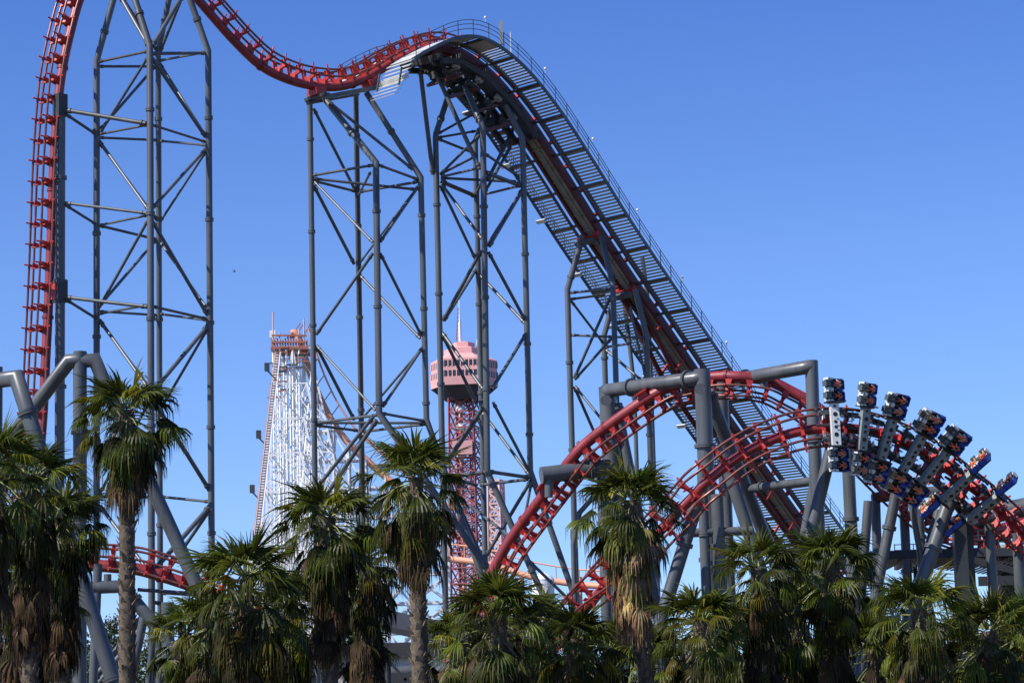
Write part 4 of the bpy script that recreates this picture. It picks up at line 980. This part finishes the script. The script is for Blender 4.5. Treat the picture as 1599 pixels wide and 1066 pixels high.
mb.tube([(C.x-1, YS, 0), (C.x-1, YS, zt)], .5, 'palepink', 8); mb.build('inner_lattice', root)
mb = MB()
for y in (640, 668, 712, 752, 793, 833): mb.ball((C.x-1, YS-1.5, pz(y)), 1.15, 'white', (1, 1, .8))
mb.build('counterweight', root)
mb = MB(); mb.box((C.x-hw*.2, YS-hw*1.1, pz(702)), Vector((2.3, 0, 0)), Vector((0, 1.2, 0)), Vector((0, 0, 1.6)), 'pink'); mb.build('lift_cab', root)

# pale pink drop ride lattice beside it and low things
q = pt(774, 750, 480); root = thing('ride_lattice', 'pale pink slim lattice pylon just right of the salmon tower shaft', 'ride support', (q.x, 480, 0))
mb = MB(); lattice(mb, q.x, 480, 1.9, 1.1, 0, q.z, 2.2, .26, 'palepink'); mb.build('lattice', root)
mb = MB(); mb.tube([(q.x-.3, 480, 0), (q.x-.3, 480, q.z*.62)], .8, 'white', 10); mb.build('core_pipe', root)
q = [pt(700, 872, 330), pt(760, 880, 328), pt(830, 900, 326), pt(905, 912, 324), pt(960, 915, 322)]
root = thing('orange_ride_track', 'thin faded orange tube track low behind the third steel tower', 'roller coaster', (q[0].x, q[0].y, 0))
mb = MB(); pp = catmull(q, 6); mb.tube(pp, .42, 'peach', 10); mb.build('spine', root)
mb = MB(); mb.tube([p+Vector((0, 0, 1.9)) for p in pp], .1, 'peach', 6)
for p in pp[::3]: mb.tube([p, p+Vector((0, 0, 1.9))], .08, 'peach', 6)
mb.build('railing', root)
for x in (740, 815, 905):
    a = pt(x, 900, 326); mb = MB(); mb.tube([(a.x, 326, 0), (a.x, 326, a.z)], .3, 'peach', 10); mb.build('track_post', root)
a = pt(848, 905, 300); root = thing('storage_silo', 'plain white cylindrical silo low behind the inverted track foot', 'silo', (a.x, 300, 0))
mb = MB(); mb.tube([(a.x, 300, 0), (a.x, 300, a.z)], 1.3, 'white', 24); mb.build('wall', root)
mb = MB(); mb.tube([(a.x, 300, a.z), (a.x, 300, a.z+.5), (a.x, 300, a.z+.9)], [1.36, 1.0, .2], 'white', 24); mb.build('lid', root)

# station building low in the middle
a = pt(560, 950, 128); b = pt(765, 985, 128); root = thing('station_building', 'dark roofed ride station between the middle palms', 'building', ((a.x+b.x)/2, 130, 0))
zr = pt(640, 975, 128).z; x0, x1 = pt(540, 1000, 128).x, pt(860, 1000, 128).x
mb = MB(); nst = 14
for k in range(nst):
    f0, f1 = k/nst, (k+1)/nst; z0 = zr+1.9*(1-f0)**1.6-.3; z1 = zr+1.9*(1-f1)**1.6-.3
    mb.add([(x0+(x1-x0)*f0, 124, z0-1.2), (x0+(x1-x0)*f1, 124, z1-1.2), (x0+(x1-x0)*f1, 133, z1), (x0+(x1-x0)*f0, 133, z0),
            (x0+(x1-x0)*f0, 124, z0-1.5), (x0+(x1-x0)*f1, 124, z1-1.5), (x0+(x1-x0)*f1, 133, z1-.3), (x0+(x1-x0)*f0, 133, z0-.3)], [(0, 1, 2, 3), (4, 7, 6, 5), (0, 4, 5, 1), (3, 2, 6, 7)], 'roof')
mb.build('roof', root)
for k in range(6):
    x = x0+(x1-x0)*(k+.3)/6; mb = MB(); mb.tube([(x, 125, 0), (x, 125, zr-1.7)], .16, 'steel2', 10); mb.bar((x-1.4, 125, zr-3.4), (x, 125, zr-1.8), .14, .14, 'steel2'); mb.bar((x+1.4, 125, zr-3.4), (x, 125, zr-1.8), .14, .14, 'steel2'); mb.build('canopy_post', root)
mb = MB(); mb.box(((x0+x1)/2, 133, (zr-2.2)/2), Vector(((x1-x0)/2-.3, 0, 0)), Vector((0, .15, 0)), Vector((0, 0, (zr-2.2)/2)), 'steel2'); mb.build('back_wall', root)
mb = MB(); mb.bar((x0, 125.2, zr-3.4), (x1, 125.2, zr-3.4), .2, .25, 'steel2'); mb.bar((x0, 125.2, zr-4.6), (x1, 125.2, zr-4.6), .1, .1, 'galv')
for k in range(24): x = x0+(x1-x0)*k/23; mb.bar((x, 125.2, zr-5.6), (x, 125.2, zr-4.6), .05, .05, 'galv')
mb.build('platform_rail', root)
a = pt(560, 1030, 190); root = thing('plaster_building', 'pale plastered low building glimpsed through the palms left of the station', 'building', (a.x, 190, 0))
mb = MB(); mb.box((a.x, 192, a.z/2), Vector((9, 0, 0)), Vector((0, 4, 0)), Vector((0, 0, a.z/2)), 'plaster'); mb.build('wall', root)
mb = MB(); mb.prism([(-9.6, 0), (9.6, 0), (8.6, 1.1), (-8.6, 1.1)], Vector((a.x, 192, a.z+.003)), X, Z, Y_, 9, 'roof'); mb.build('roof', root)
for k in range(5):
    mb = MB(); x = a.x-7+k*3.5; mb.box((x, 187.97, a.z-1.6), Vector((.8, 0, 0)), Vector((0, .06, 0)), Vector((0, 0, .7)), 'white'); mb.box((x, 187.9, a.z-1.6), Vector((.65, 0, 0)), Vector((0, .03, 0)), Vector((0, 0, .55)), 'glass'); mb.build('window', root)

# ------------------------------------------------------------------ bird
q = pt(366, 424, 150); root = MB()
root.ball((0, 0, 0), .1, 'bird', (1.7, .7, .7)); root.ball((.17, 0, .04), .05, 'bird'); root.prism([(-.12, -.03), (-.34, -.07), (-.34, .07), (-.12, .03)], Vector((0, 0, 0)), X, Y_, Z, .02, 'bird')
for e in (-1, 1): root.prism([(.1, 0), (.02, e*.22), (-.1, e*.34), (-.08, e*.1), (-.06, 0)], Vector((0, 0, .03)), X, (Y_*.6+Z*.7*1).normalized() if e > 0 else (Y_*.6-Z*.7).normalized(), Z, .02, 'bird')
o = root.build('bird'); o.location = q; o.scale = (.42, .42, .42); tag(o, 'small dark bird gliding in the open sky between the two left towers', 'bird')
bpy.data.orphans_purge() if False else None
